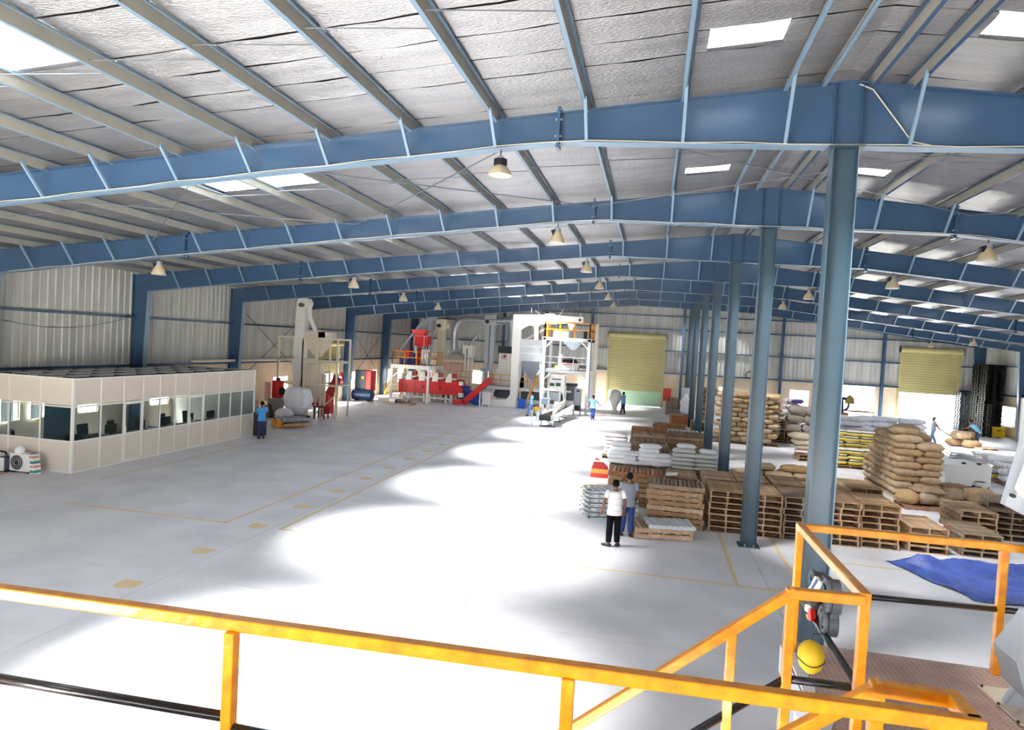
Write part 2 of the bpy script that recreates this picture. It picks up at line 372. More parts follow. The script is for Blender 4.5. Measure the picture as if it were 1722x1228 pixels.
# ---- roller doors
def shutter(n, lab, axis, c, a, b, ztop, zbot, sgn, zg):
    o = put('door_%d' % n, None, kind='structure', label=lab)
    def mk(z0, z1, pitch):
        k = max(2, round((z1-z0)/pitch)); vs = []; s = (z1-z0)/k
        for i in range(k):
            for dz, dy in ((0, 0), (.16, -.03), (.84, -.03), (1, 0)):
                for e in (a, b):
                    z = z0+(i+dz)*s; y = c+sgn*dy; vs.append((e, y, z) if axis == 0 else (y, e, z))
        return MB().add(vs, [(2*i, 2*i+1, 2*i+3, 2*i+2) for i in range(len(vs)//2-1)])
    t = mk(max(zbot, zg), ztop+.02, .2).ob('slat_curtain', 'shutter', o)
    if zg > zbot: mk(zbot, zg, .2).ob('lower_curtain', 'shutter_green', o, label='pale green lower slats')
    P = lambda q, y, z: (q, c+sgn*y, z) if axis == 0 else (c+sgn*y, q, z)
    MB().tube([P(a-.15, -.22, ztop-.05), P(b+.15, -.22, ztop-.05)], .22, 14).ob('roller_drum', 'shutter', o, smooth=True)
    for q in (a-.08, b+.08): MB().bar(P(q, -.06, 0), P(q, -.06, ztop), .16, .12).ob('guide_rail', 'shutter', o)
    for q in (a-.2, b+.2): MB().bar(P(q, -.22, ztop-.3), P(q, -.22, ztop+.2), .04, .3).ob('drum_bracket', 'dark', o)
    BX(*(v for v in ())) if 0 else None
shutter(1, 'closed olive roller shutter with pale green lower slats in the far wall', 0, YF-.02, D1[0], D1[1], D1[2], .03, 1, 1.35)
shutter(2, 'half open olive roller shutter at the right of the far wall', 0, YF-.02, D2[0], D2[1], D2[2], 2.68, 1, 0)
shutter(3, 'half open olive roller shutter in the left wall behind the hopper frame', 1, XL+.02, LD[0], LD[1], LD[2], 2.1, -1, 0)
# ---- roof
ce = put('ceiling', None, kind='structure', label='foil insulated pitched roof with translucent skylights')
OFF = [0, 1.144, 2.288, 3.43, 4.15, 4.87, 5.55, B]
PX_L = [-(.9+1.58*i) for i in range(15)]+[-24.7]; PX_R = [.9+1.58*i for i in range(14)]+[22.7]
BIG = (-13.5, -10.46, 10.46, 13.5)
def zf(x, y, k):
    d = min(abs(x-p) for p in PX_L+PX_R+[0])
    return rf(x)-.03*min(d/.79, 1)**2*(.6+.5*noise.noise((x*.6, k*3.1, 0)))+.012*noise.noise((x*1.7, y*2.2, k))-.008
roofm = MB()
def strip(k, y0, y1, x0, x1, par):
    nx = max(2, int((x1-x0)/.4)); vs = []; fs = []; g = .042
    for j in range(5):
        y = y0+g+(y1-y0-2*g)*j/4
        for i in range(nx+1):
            x = x0+(x1-x0)*i/nx; wob = .03*noise.noise((x*.8, k*7.7, 5)) if j in (0, 4) else 0
            vs.append((x, y+wob, zf(x, y, k)+(.012 if j == 0 else -.015 if j == 4 else 0)))
    for j in range(4):
        for i in range(nx): a = j*(nx+1)+i; fs.append((a, a+nx+1, a+nx+2, a+1))
    MB().add(vs, fs).ob('insulation_strip', 'foil', par, 'all')
k = 0
for b in range(-2, 7):
    for q in range(7):
        y0 = Y1+b*B+OFF[q]; y1 = Y1+b*B+OFF[q+1]; k += 1
        cuts = {1: [BIG[:2], BIG[2:]], 2: [BIG[:2], BIG[2:]], 5: [(-2.25, -1.22), (1.22, 2.25)]}.get(q, [])
        for s0, s1 in ((XL, 0), (0, XR)):
            cur = s0
            for a, c in cuts:
                if a >= s0 and c <= s1: strip(k, y0, y1, cur, a, ce); roofm.add([(cur, y0, rf(cur)+.035), (a, y0, rf(a)+.035), (a, y1, rf(a)+.035), (cur, y1, rf(cur)+.035)], [(0, 1, 2, 3)]); cur = c
            strip(k, y0, y1, cur, s1, ce); roofm.add([(cur, y0, rf(cur)+.035), (s1, y0, rf(s1)+.035), (s1, y1, rf(s1)+.035), (cur, y1, rf(cur)+.035)], [(0, 1, 2, 3)])
        for a, c in cuts:
            if q == 2: continue
            yy1 = y1 if q == 5 else Y1+b*B+OFF[3]
            n = 6; vs = []
            for i in range(n+1):
                x = a+(c-a)*i/n
                for y in (y0-.045, yy1+.045): vs.append((x, y, rf(x)-.004))
            MB().add(vs, [(2*i, 2*i+1, 2*i+3, 2*i+2) for i in range(n)]).ob('skylight', 'skylight', ce)
roofm.ob('roof_sheet', 'roof_dark', ce)
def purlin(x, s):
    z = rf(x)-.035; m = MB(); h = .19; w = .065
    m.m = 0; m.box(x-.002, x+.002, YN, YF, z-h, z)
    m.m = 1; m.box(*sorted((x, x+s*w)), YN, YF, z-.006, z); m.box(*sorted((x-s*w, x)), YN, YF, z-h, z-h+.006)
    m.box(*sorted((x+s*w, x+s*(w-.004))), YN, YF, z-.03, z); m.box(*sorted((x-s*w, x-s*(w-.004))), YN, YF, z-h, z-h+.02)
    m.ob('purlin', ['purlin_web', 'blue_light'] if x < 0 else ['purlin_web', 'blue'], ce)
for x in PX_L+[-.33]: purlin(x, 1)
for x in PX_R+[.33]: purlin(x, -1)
def rod(p, q, r=.012, m='rod_steel', par=None, **k): return MB().tube([p, q], r, 5).ob('tie_rod', m, par or ce, **k)
for b in range(-1, 7):
    ym = Y1+(b+.5)*B
    for sgn, ps in ((-1, PX_L), (1, PX_R)):
        for i in range(0, len(ps)-1):
            d = .5*(1 if i % 2 else -1)*0
            rod((ps[i], ym+.35, rf(ps[i])-.06), (ps[i+1], ym-.35, rf(ps[i+1])-.17), .009)
for b in (0, 4):
    for x0, x1 in ((-4.6, -11.5), (-11.5, -18.5), (4.6, 11.5), (11.5, 18.5), (-4.6, 4.6)):
        for p, q in ((x0, x1), (x1, x0)): rod((p, Y1+b*B+.05, bt(p)-.1), (q, Y1+(b+1)*B-.05, bt(q)-.1), .014)
# ---- girders, columns
def bb(x):                                              # underside of a girder
    P = [(-24.62, 6.42), (-17.3, 7.22), (-10.8, 7.88), (-4.55, 8.47), (0, 8.35), (4.3, 8.24), (22.3, 6.3)]
    for (a, za), (b, zb) in zip(P, P[1:]):
        if x <= b: return za+(zb-za)*(x-a)/(b-a)
    return P[-1][1]
NEAR = ['nearest', 'second nearest', 'third nearest', 'fourth nearest', 'fifth nearest', 'sixth nearest', 'seventh nearest', 'farthest']
for k in range(7):
    y = Y1+k*B
    g = thing('roof_girder', (0, y, 8.35), 'blue steel roof girder spanning the hall, %s to the viewer' % NEAR[k].replace('nearest', 'closest'), 'girder', 'roof girders')
    xs_ = [-24.6, -17.3, -10.8, -4.55, 0, 4.3, 22.3]
    top = [(x, y-.008, bt(x)-.012) for x in xs_]; bot = [(x, y-.008, bb(x)) for x in xs_]
    MB().prism(bot+top[::-1], (0, .016, 0)).ob('web', 'blue', g, w=True)
    mt = MB(); mb = MB()
    for a, c in zip(xs_, xs_[1:]):
        mt.bar((a, y, bt(a)-.008), (c, y, bt(c)-.008), .24, .016); mb.bar((a, y, bb(a)), (c, y, bb(c)), .24, .016)
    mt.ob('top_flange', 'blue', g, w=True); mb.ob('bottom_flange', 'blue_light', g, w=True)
    for x in (-17.3, -4.55, 4.3, 15.5):
        MB().bar((x, y, bb(x)-.1), (x, y, bt(x)+.09), .05, .25, (0, 1, 0)).ob('splice_plate', 'blue', g, w=True)
        for z in (bb(x)-.06, bt(x)+.05, bb(x)+.1, bt(x)-.12):
            if k < 3: BX(x-.06, x+.06, y-.1, y-.06, z-.015, z+.015).ob('bolt', 'blue_light', g, w=True)
    for x in PX_L[:-1]+PX_R[:-1]:
        z = bb(x)+.03; zt = bt(x)+.03
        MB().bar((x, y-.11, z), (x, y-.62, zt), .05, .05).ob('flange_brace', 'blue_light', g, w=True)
    for x in (-.2, .2): BX(x-.006, x+.006, y-.11, y+.11, bb(x), bt(x)).ob('stiffener', 'blue', g, w=True)
    # cable clipped along the bottom flange
    if k < 2: MB().tube([(x, y-.125, bb(x)+.02+.012*math.sin(x*3)) for x in [-24+i*.8 for i in range(58)]], .008, 5).ob('cable', 'cream_cloth', g, w=True)
    if k == 0: MB().tube([(.13, y-.12, bt(.1)-.06), (.35, y-.05, bt(.3)-.1), (.95, y-.05, bb(1)+.1), (1.2, y-.1, bb(1.2)+.03)], .01, 5).ob('cable', 'cream_cloth', g, w=True)
    c = thing('steel_column', (0, y, 0), 'tall blue steel column of the middle row, %s to the viewer' % NEAR[k].replace('nearest', 'closest'), 'column', 'middle row columns')
    h = bb(0)
    BX(-.18, .18, -.006, .006, .02, h).ob('web', 'column_blue', c)
    for x in (-.18, .18): BX(x-.008, x+.008, -.14, .14, .02, h).ob('flange', 'column_blue', c)
    BX(-.27, .27, -.24, .24, 0, .022).ob('base_plate', 'column_blue', c); BX(-.26, .26, -.2, .2, h-.03, h-.008).ob('cap_plate', 'column_blue', c)
    if k < 3:
        for x in (-.11, .11): MB().cyl((x, -.2, .022), .022, .05, 8).ob('anchor_bolt', 'concrete_dark', c)
    if k < 1: MB().tube([(.185, -.15, .02), (.185, -.15, 8.3)], .007, 6).ob('conduit', 'blue_light', c)
def wall_col(x, s, y, zj, dt, db, lab):
    c = thing('wall_column', (x, y, 0), lab, 'column', 'tapered wall columns'); zt = bt(x+s*.1)-x*0
    MB().prism([(0, -.008, 0), (s*db, -.008, 0), (s*dt, -.008, zj), (s*dt, -.008, bt(x+s*dt)), (0, -.008, bt(x))], (0, .016, 0)).ob('web', 'blue', c)
    MB().bar((0, 0, 0), (0, 0, bt(x)), .016, .24).ob('outer_flange', 'blue', c)
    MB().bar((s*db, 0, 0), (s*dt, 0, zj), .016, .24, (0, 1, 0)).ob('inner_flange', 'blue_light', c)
    MB().bar((0, 0, zj), (s*dt, 0, zj), .22, .016).ob('stiffener', 'blue', c)
    BX(*sorted((-s*.05, s*(db+.05))), -.16, .16, 0, .02).ob('base_plate', 'blue', c)
for k in range(8):
    y = Y1+k*B if k < 7 else YF-.2
    wall_col(XL+.05, 1, y, 6.42, .75, .5, 'tapered blue steel column on the left wall, %s to the viewer' % NEAR[k].replace('nearest', 'closest'))
    wall_col(XR-.05, -1, y, 6.3, .85, .55, 'tapered blue steel column on the right wall, %s to the viewer' % NEAR[k].replace('nearest', 'closest'))
for i, x in enumerate((-16.3, -8.2, -.25, 7.9, 15.75)):
    c = thing('wind_column', (x, YF-.3, 0), 'straight blue steel column on the far wall, %s from the left corner' % ORD[i], 'column', 'far wall columns')
    h = bt(x)+.1
    BX(-.006, .006, -.12, .12, 0, h).ob('web', 'blue', c)
    for yy in (-.12, .12): BX(-.1, .1, yy-.006, yy+.006, 0, h).ob('flange', 'blue', c)
    BX(-.16, .16, -.18, .18, 0, .02).ob('base_plate', 'blue', c)
mm = MB()
fg = put('wall_girder', None, None, (0, YF-.15, 7), 0, None, 'blue sloping rafter along the top of the far wall', 'girder')
for a, c in ((XL+.1, 0), (0, XR-.1)): MB().bar((a, YF-.15, bt(a)-.0), (c, YF-.15, bt(c)-.0), .14, .22).ob('rafter', 'blue', fg, w=True)
for j, (b, za, zb) in enumerate(((3, 2.4, 5.8), (5, 1.2, 5.6))):
    for n, (z0, z1) in enumerate(((za, zb), (zb, za))):
        p = Vector((XL+.3, Y1+b*B+.1+(.9 if b == 3 else 0), z0)); q = Vector((XL+.3, Y1+(b+1)*B-.1, z1)); MB().tube([p, q], .018, 5).ob('brace_rod', 'dark', None, label='dark diagonal brace rod on left wall, %s one of %s cross' % (('rising', 'falling')[n], ('near', 'far')[j]), cat='brace rod')

# near gable wall out of view, added to cut light; doorway sized to admit some
wn = put('wall_near_added', None, kind='structure', label='unseen near gable wall, added to cut the light from behind')
for a, b, z in ((XL, -21, 0), (-21, 4, 4.2), (4, XR, 0)): BX(a, b, YN-.2, YN, z, 7).ob('wall_panel', 'cladding', wn)
MB().prism([(XL, YN, 7), (XR, YN, 7), (XR, YN, rf(XR)+.1), (0, YN, rf(0)+.1), (XL, YN, rf(XL)+.1)], (0, -.2, 0)).ob('wall_panel', 'cladding', wn)
# ================================================================== PLATFORM AND RAILS
pf = thing('viewing_platform', (0, 4, 3), 'steel platform with a worn pinkish chequer plate deck', 'platform')
for a, b, c, d in ((-1.72, .9, 2.2, 4.92), (.9, 4, 2.2, 4.92), (-6, -1.72, -2.2, 2.28), (-1.72, 4, -2.2, 2.2)): BX(a+.002, b-.002, c+.002, d-.002, 2.98, 3.0).ob('deck_plate', 'chequer', pf, w=True)
m = MB()
for i in range(100):
    for j in range(74):
        x = -1.69+i*.035; y = 2.3+j*.035
        if x > 1.8: continue
        q = 1 if (i+j) % 2 else -1; a = Vector((.5, .5*q, 0)).normalized()*.013; b = Vector((-a.y, a.x, 0))*.32; p = Vector((x, y, 3.0))
        m.add([p-a, p-b, p+a, p+b, p+Vector((0, 0, .004))], [(0, 1, 4), (1, 2, 4), (2, 3, 4), (3, 0, 4)])
m.ob('tread_pattern', 'tread', pf, w=True, kind='stuff')
for a, b in (((-1.72, 2.3), (-1.72, 4.9)), ((-1.72, 4.9), (4, 4.9)), ((-6, 2.25), (-1.72, 2.25))): MB().bar((*a, 2.88), (*b, 2.88), .05, .19).ob('edge_beam', 'grey_paint', pf, w=True)
for x, y in ((-1.6, 4.8), (3.6, 4.8), (-5.8, 2.1), (-1.6, 2.1), (-5.8, -2), (3.6, -2)): BX(x-.06, x+.06, y-.06, y+.06, 0, 2.86).ob('leg', 'grey_paint', pf, w=True)
bo = MB(); v = [(-1.74, 4.78), (-1.745, 4.2), (-1.8, 3.7), (-1.78, 3.45), (-1.66, 3.45), (-1.64, 3.62), (-1.7, 3.75), (-1.64, 3.9), (-1.69, 4.1), (-1.655, 4.3), (-1.69, 4.75)]
bo.prism([(x, y, 3.002) for x, y in v], (0, 0, .012)).ob('torn_board', 'white_board', None, label='torn white board strip along the edge of the platform deck', cat='board')
def rail(name, lab, pts, posts, mids, midm='black_paint', t=.05):
    """square tube rail along pts; posts (x, y, ztop, zbottom); mids list of (p, q)"""
    o = thing(name, (pts[0][0], pts[0][1], 3), lab, 'railing')
    ki = 0
    for p, q in zip(pts, pts[1:]):
        p, q = Vector(p), Vector(q); d = (q-p).normalized()*t*.5
        t2 = t-.0018*ki; ki += 1; bmr = MB().bar(p-d, q+d, t2, t2).ob('top_rail', 'yellow', o, w=True); bevel(bmr, .006)
    for x, y, a, b in posts: bevel(MB().bar((x, y, b), (x, y, a), t*.92, t*.92, (0, 1, 0)).ob('post', 'yellow', o, w=True), .005)
    for p, q in mids: MB().tube([p, q], .02, 12).ob('mid_rail', midm, o, 'all', w=True)
    return o
def bevel(o, w, n=2):
    b = o.modifiers.new('bevel', 'BEVEL'); b.width = w; b.segments = n; return o
zr = 3.85
rail('guard_rail', 'long yellow guard rail crossing the bottom of the view', [(-5.6, 2.2, zr), (-1.66, 2.36, zr)], [(-4.27, 2.23, zr-.02, 3), (-2.97, 2.29, zr-.02, 3), (-5.5, 2.2, zr, 3), (-1.69, 2.355, zr, 3)], [((-5.6, 2.2, zr-.37), (-4.29, 2.23, zr-.36)), ((-4.25, 2.23, zr-.4), (-2.97, 2.29, zr-.45)), ((-2.95, 2.29, zr-.4), (-1.7, 2.35, zr-.42))])
rail('corner_guard_rail', 'yellow guard rail turning a corner at the platform edge, black middle bar', [(-1.66, 3.49, zr), (-1.69, 4.79, zr), (2.6, 5.0-.12, zr)],
     [(-1.66, 3.49, zr, 3), (-1.69, 4.79, zr, 3), (-.43, 4.84, zr-.02, 3), (1.1, 4.87, zr-.02, 3), (2.55, 4.88, zr-.02, 3)],
     [((-1.69, 4.79, zr-.44), (-.43, 4.84, zr-.42)), ((-.43, 4.84, zr-.42), (2.55, 4.88, zr-.42)), ((-1.66, 3.5, zr-.45), (-1.69, 4.79, zr-.44))])
SLP = (3.82-2.93)/(3.06-1.99)
def sl_(x, z0): return z0-(-2.0-x)*SLP
rail('stair_rail', 'far yellow handrail sloping down beside the stairs', [(-1.69, 3.47, zr-.01), (-2.0, 3.47, zr-.02), (-4.9, 3.47, sl_(-4.9, zr-.02))], [(-2.0, 3.47, zr-.04, 2.9), (-2.27, 3.47, sl_(-2.27, zr)-.03, 2.7), (-3.3, 3.47, sl_(-3.3, zr)-.03, 1.9), (-4.6, 3.47, sl_(-4.6, zr)-.03, .8)],
     [((-1.7, 3.47, zr-.45), (-2.0, 3.47, zr-.455)), ((-2.0, 3.47, zr-.455), (-4.8, 3.47, sl_(-4.8, zr-.455)))])
rail('stair_rail', 'near yellow handrail joining the front guard rail by the stairs', [(-1.66, 2.38, zr), (-1.66, 2.52, zr), (-1.9, 2.52, zr), (-4.9, 2.52, sl_(-4.9, zr+.07))], [(-1.9, 2.52, zr-.02, 2.9), (-3.3, 2.52, sl_(-3.3, zr+.07)-.03, 2.0), (-4.6, 2.52, sl_(-4.6, zr+.07)-.03, .9)], [((-1.9, 2.52, zr-.44), (-4.8, 2.52, sl_(-4.8, zr-.4)))])
st = thing('steel_stairs', (-4, 3, 0), 'steel stairs going down from the platform', 'stairs')
for y in (2.55, 3.42): MB().bar((-1.75, y, 2.87), (-5.3, y, .03), .03, .2).ob('stringer', 'grey_paint', st, w=True)
for i in range(13): BX(-2.1-i*.255, -1.83-i*.255, 2.57, 3.4, 2.76-i*.212, 2.79-i*.212).ob('tread', 'chequer', st, w=True)
# ornament and lemon on the corner rail
om = thing('hanging_mask', (-1.69, 4.2, 3.5), 'grey carved scroll mask tied to the black middle bar', 'ornament')
px = -1.665
MB().prism([(px, *(lambda p: (p.y, p.z))(PX(x, y, px))) for x, y in ((1366, 1030), (1364, 1008), (1370, 980), (1384, 968), (1397, 985), (1400, 1010), (1396, 1040), (1388, 1062), (1376, 1050))], (.04, 0, 0)).ob('face_plate', 'dark_grey', om, w=True)
def scroll(c, r0, m='dark_grey'):
    pts = []; rr = []
    for i in range(26):
        a = i*.5; r = r0*(1-i/30); pts.append((px-.012, c[0]+r*math.cos(a), c[1]+r*math.sin(a))); rr.append(.017-.0003*i)
    MB().tube(pts, rr, 7).ob('scroll', m, om, 'all', w=True)
    MB().tube([(px, c[0], c[1]), (px+.05, c[0], c[1])], r0*1.02, 18).ob('disc', m, om, True, w=True)
def MK(x, y): p = PX(x, y, px); return (p.y, p.z)
for c, r0 in ((MK(1371, 978), .062), (MK(1395, 991), .058), (MK(1363, 1014), .06), (MK(1396, 1014), .06), (MK(1389, 1044), .085)): scroll(c, r0)
for c, r0 in ((MK(1371, 978), .03), (MK(1394, 991), .028)): MB().tube([(px-.03, c[0], c[1]), (px-.034, c[0], c[1])], r0, 14).ob('eye', 'teal', om, True, w=True)
def mkp(name, m, pts, off=-.03, d=.02): MB().prism([(px+off, *MK(x, y)) for x, y in pts], (d, 0, 0)).ob(name, m, om, w=True)
c = MK(1382, 1015); MB().ell((px-.03, c[0], c[1]), (.04, .04, .045)).ob('nose', 'lamp_black', om, 'all', w=True)
mkp('forehead_mark', 'paper', ((1379, 970), (1388, 980), (1377, 1000), (1368, 990))); mkp('stripe', 'royal', ((1383, 975), (1385, 978), (1374, 996), (1372, 993)), -.036)
mkp('tongue', 'red', ((1371, 1024), (1376, 1026), (1377, 1046), (1371, 1044)), -.045, .03); mkp('tooth', 'paper', ((1368, 1018), (1374, 1020), (1372, 1032), (1367, 1028)), -.05)
mkp('collar', 'gold', ((1366, 1034), (1371, 1036), (1373, 1046), (1368, 1042)), -.04)
le = thing('hanging_lemon', (-1.76, 4.0, 3.3), 'yellow wrinkled gourd hanging on a string below the black bar', 'ornament')
MB().lathe([(.002, -.098), (.025, -.092), (.058, -.062), (.073, -.01), (.07, .035), (.048, .072), (.02, .09), (.002, .094)], n=18).ob('fruit', 'lemon', le, 'all')
MB().tube([(0, 0, .09), (0, 0, .13), (.06, 0, .14)], .005, 5).ob('string', 'dark', le)
MB().tube([(.076*math.cos(i*.42), .076*math.sin(i*.42), -.02+.012*math.sin(i)) for i in range(16)], .003, 5).ob('binding', 'dark', le)
MB().tube([(0, 0, -.09), (0, 0, -.13)], .004, 5).ob('string', 'dark', le)
MB().ell((0, 0, -.15), (.02, .015, .022)).ob('tassel', 'white_board', le, 'all')
# machine at the right edge of the platform
pm = thing('platform_machine', (.2, 3.8, 3), 'pale grey sheet metal machine foot at the right edge of the platform', 'machine')
P = [PZ(1643, 1156, 3.0), PZ(1722, 1166, 3.0), PZ(1790, 1230, 3.0), PZ(1716, 1222, 3.0)]
MB().prism([p+Vector((0, 0, .004)) for p in P], (0, 0, .012)).ob('base_plate', 'machine_cream', pm, w=True)
for x, y in ((1651, 1155), (1679, 1185), (1712, 1216), (1716, 1162)):
    p = PZ(x, y, 3.02); MB().cyl(p, .008, .012, 6).ob('bolt', 'dark', pm, w=True)
a = PZ(1692, 1186, 3.015); b = PZ(1722, 1190, 3.015)
MB().prism([a, PZ(1745, 1192, 3.015), (a.x+.42, a.y+.1, 3.55), (a.x+.24, a.y+.08, 3.4)], (.0, .06, 0)).ob('foot_web', 'grey_paint', pm, w=True)
h = PY(1709, 1114, 4.05)
MB().prism([(h.x, 4.05, h.z), (h.x+.06, 4.05, h.z-.2), (h.x+.3, 4.05, h.z-.25), (h.x+.5, 4.05, h.z+.1), (h.x+.3, 4.05, h.z+.26), (h.x+.12, 4.05, h.z+.22)], (0, .25, 0)).ob('discharge_body', 'grey_paint', pm, w=True)
u = [PY(x, y, 4.6) for x, y in ((1722, 745), (1690, 850), (1724, 868), (1765, 868), (1765, 700), (1735, 700))]
MB().prism(u, (0, .06, 0)).ob('upper_duct_plate', 'grey_paint', pm, w=True)
q = [PY(x, y, 4.55) for x, y in ((1730, 760), (1706, 820), (1712, 834), (1750, 838), (1750, 760))]
MB().prism(q, (0, -.05, 0)).ob('cover', 'machine_white', pm, w=True)
p = PY(1701, 833, 4.58); MB().cyl(p, .012, -.03, 10, 1).ob('knob', 'dark', pm, w=True)
MB().bar(PY(1760, 860, 4.65), PZ(1760, 1190, 3.01)+Vector((.25, .3, 0)), .14, .14).ob('leg', 'grey_paint', pm, w=True)
# ================================================================== HIGH-BAY LAMPS
def lamp(k, x, lab, glass):
    y = Y1+k*B; z = bb(x); o = thing('high_bay_lamp', (x, y, z), lab, 'lamp', 'high bay lamps'); g = 'reflector'
    MB().tube([(0, 0, 0), (0, 0, -.13)], .012, 6).ob('hook_rod', 'lamp_black', o)
    if glass:
        MB().lathe([(0, -.11), (.07, -.12), (.085, -.16), (.09, -.24), (.0, -.24)], n=14).ob('gear_housing', 'galv', o, True)
        BX(-.24, -.1, -.06, .06, -.26, -.12).ob('ballast_box', 'lamp_black', o, rot=(0, -.35, 0))
        MB().lathe([(.09, -.24), (.115, -.3), (.17, -.38), (.215, -.5), (.222, -.545), (.21, -.545), (.16, -.39), (.1, -.3)], n=20).ob('reflector', g, o, True)
        MB().lathe([(.223, -.52), (.226, -.55), (.2, -.56), (0, -.562)], n=20).ob('lens_ring', 'lamp_glass', o, True)
    else:
        MB().lathe([(0, -.11), (.06, -.12), (.07, -.17), (.0, -.17)], n=14).ob('gear_housing', 'galv', o, True)
        MB().lathe([(.115, -.17), (.12, -.27), (.0, -.27), (0, -.17), (.115, -.17)], n=18).ob('ballast_box', 'lamp_black', o, True)
        MB().lathe([(.07, -.27), (.13, -.31), (.19, -.38), (.215, -.45), (.205, -.45), (.12, -.32), (.06, -.28)], n=20).ob('reflector', g, o, True)
        MB().lathe([(.2, -.44), (.1, -.425), (0, -.42)], n=20).ob('lens', 'lamp_glass', o, True)
gl = 'bay lamp hanging from'; gn = ['closest girder', 'second girder', 'third girder', 'fourth girder', 'fifth girder', 'sixth girder', 'seventh girder']
for k, xs_ in enumerate([[(-5.56, 'over the main floor')], [(-5.53, 'over the main floor'), (-18.29, 'near the left wall'), (5.08, 'right of the columns')], [(-5.4, 'over the main floor'), (-14.9, 'towards the left wall'), (5.2, 'right of the columns')],
        [(-5.46, 'over the main floor'), (-15.45, 'towards the left wall'), (3.95, 'right of the columns')], [(-5.5, 'over the main floor'), (-15.9, 'towards the left wall'), (4.1, 'right of the columns')],
        [(-5.6, 'over the main floor'), (16.5, 'towards the right wall')], [(-11.3, 'above the white portal duct'), (16.7, 'towards the right wall')]]):
    for x, t in xs_: lamp(k, x, '%s high %s the %s, %s' % ('black-collared' if k == 0 else 'beige-domed', gl, gn[k], t), k > 0 and not (k == 6 and x < 0))

# ================================================================== PALLETS
CM = {}
def cm(key, f):
    if key not in CM: CM[key] = f()
    return CM[key]
def pallet(loc, rz, m, label, group, detail=True, h=.168, L=1.55, Wd=.95):
    """deck boards along local x (Wd), three stringers along local y (L)"""
    sh = h-.04
    if not detail:
        def f():
            b = MB()
            for i in range(9): y = -L/2+.05+(L-.1)*i/8; b.box(-Wd/2, Wd/2, y-.05, y+.05, h-.02, h)
            for x in (-Wd/2+.02, 0, Wd/2-.02): b.box(x-.02, x+.02, -L/2, L/2, .02, h-.02)
            for i in range(5): y = -L/2+.05+(L-.1)*i/4; b.box(-Wd/2, Wd/2, y-.05, y+.05, 0, .02)
            return b.mesh('wooden_pallet', m)
        return put('wooden_pallet', cm(('pl', m, h, L, Wd), f), None, loc, rz, None, label, 'pallet', group)
    o = thing('wooden_pallet', loc, label, 'pallet', group, rz)
    db = cm(('db', m, Wd), lambda: BX(-Wd/2, Wd/2, -.042, .042, -.02, 0).mesh('deck_board', m))
    stn = cm(('st', m, h, L), lambda: BX(-.022, .022, -L/2, L/2, 0, sh).mesh('stringer', m))
    bb_ = cm(('bb', m, Wd), lambda: BX(-Wd/2, Wd/2, -.05, .05, 0, .02).mesh('bottom_board', m))
    for i in range(13): put('deck_board', db, o, (R.uniform(-.012, .012), -L/2+.042+(L-.084)*i/12+R.uniform(-.008, .008), h), R.uniform(-.008, .008))
    for x in (-Wd/2+.022, 0, Wd/2-.022): put('stringer', stn, o, (x, 0, .02))
    for i in range(5): put('bottom_board', bb_, o, (R.uniform(-.01, .01), -L/2+.05+(L-.1)*i/4, 0))
    return o
def lv(i, n):
    j = n-1-i
    return 'topmost' if j == 0 else 'lowest' if i == 0 else ('second', 'third', 'fourth', 'fifth', 'sixth', 'seventh', 'eighth')[j-1]+' from top'
def stack(x0, y0, n, where, m='wood', rot=False, h=.168, rz=0, top=None, jit=.02, detail=True, z0=0, L=1.55, Wd=.95):
    """pile of n pallets; (x0, y0) the front left corner"""
    w, d = (L, Wd) if rot else (Wd, L); grp = 'pallets of the pile ' + where
    c, s_ = math.cos(rz), math.sin(rz); cx = x0+c*w/2-s_*d/2; cy = y0+s_*w/2+c*d/2
    for i in range(n):
        t = rz+R.uniform(-.015, .015)+(math.pi/2 if rot else 0)
        mm = top if (top and i == n-1) else m
        pallet((cx+R.uniform(-jit, jit), cy+R.uniform(-jit, jit), z0+i*(h+.001)), t, mm, 'wooden pallet, %s of the pile %s' % (lv(i, n), where), grp, detail, h, L, Wd)
    return z0+n*(h+.001)
def steel_pallet(loc, rz, label, group, L=1.55, Wd=1.0, h=.135):
    o = thing('steel_pallet', loc, label, 'pallet', group, rz)
    a = cm('sp_slat', lambda: MB().prism([(-.07, 0, 0), (-.06, 0, .025), (.06, 0, .025), (.07, 0, 0)], (0, Wd, 0)).mesh('deck_slat', 'steel_grey'))
    for i in range(8): put('deck_slat', a, o, (-L/2+.08+(L-.16)*i/7, -Wd/2, h-.025))
    f = cm('sp_rail', lambda: BX(-L/2, L/2, -.03, .03, 0, .035).mesh('side_rail', 'steel_grey')); p = cm('sp_post', lambda: BX(-.035, .035, -.035, .035, 0, h-.06).mesh('post', 'steel_grey'))
    for y in (-Wd/2+.03, 0, Wd/2-.03):
        put('side_rail', f, o, (0, y, h-.06)); put('skid', f, o, (0, y, 0))
        for x in (-L/2+.035, L/2-.035): put('post', p, o, (x, y, .0))
    return o
def sstack(x0, y0, n, where, rz=0, L=1.55, Wd=1.0, z0=0):
    c, s_ = math.cos(rz), math.sin(rz)
    for i in range(n): steel_pallet((x0+c*L/2-s_*Wd/2+R.uniform(-.02, .02), y0+s_*L/2+c*Wd/2, z0+i*.136), rz+R.uniform(-.01, .01), 'grey steel pallet, %s of the pile %s' % (lv(i, n), where), 'pallets of the pile '+where, L, Wd)
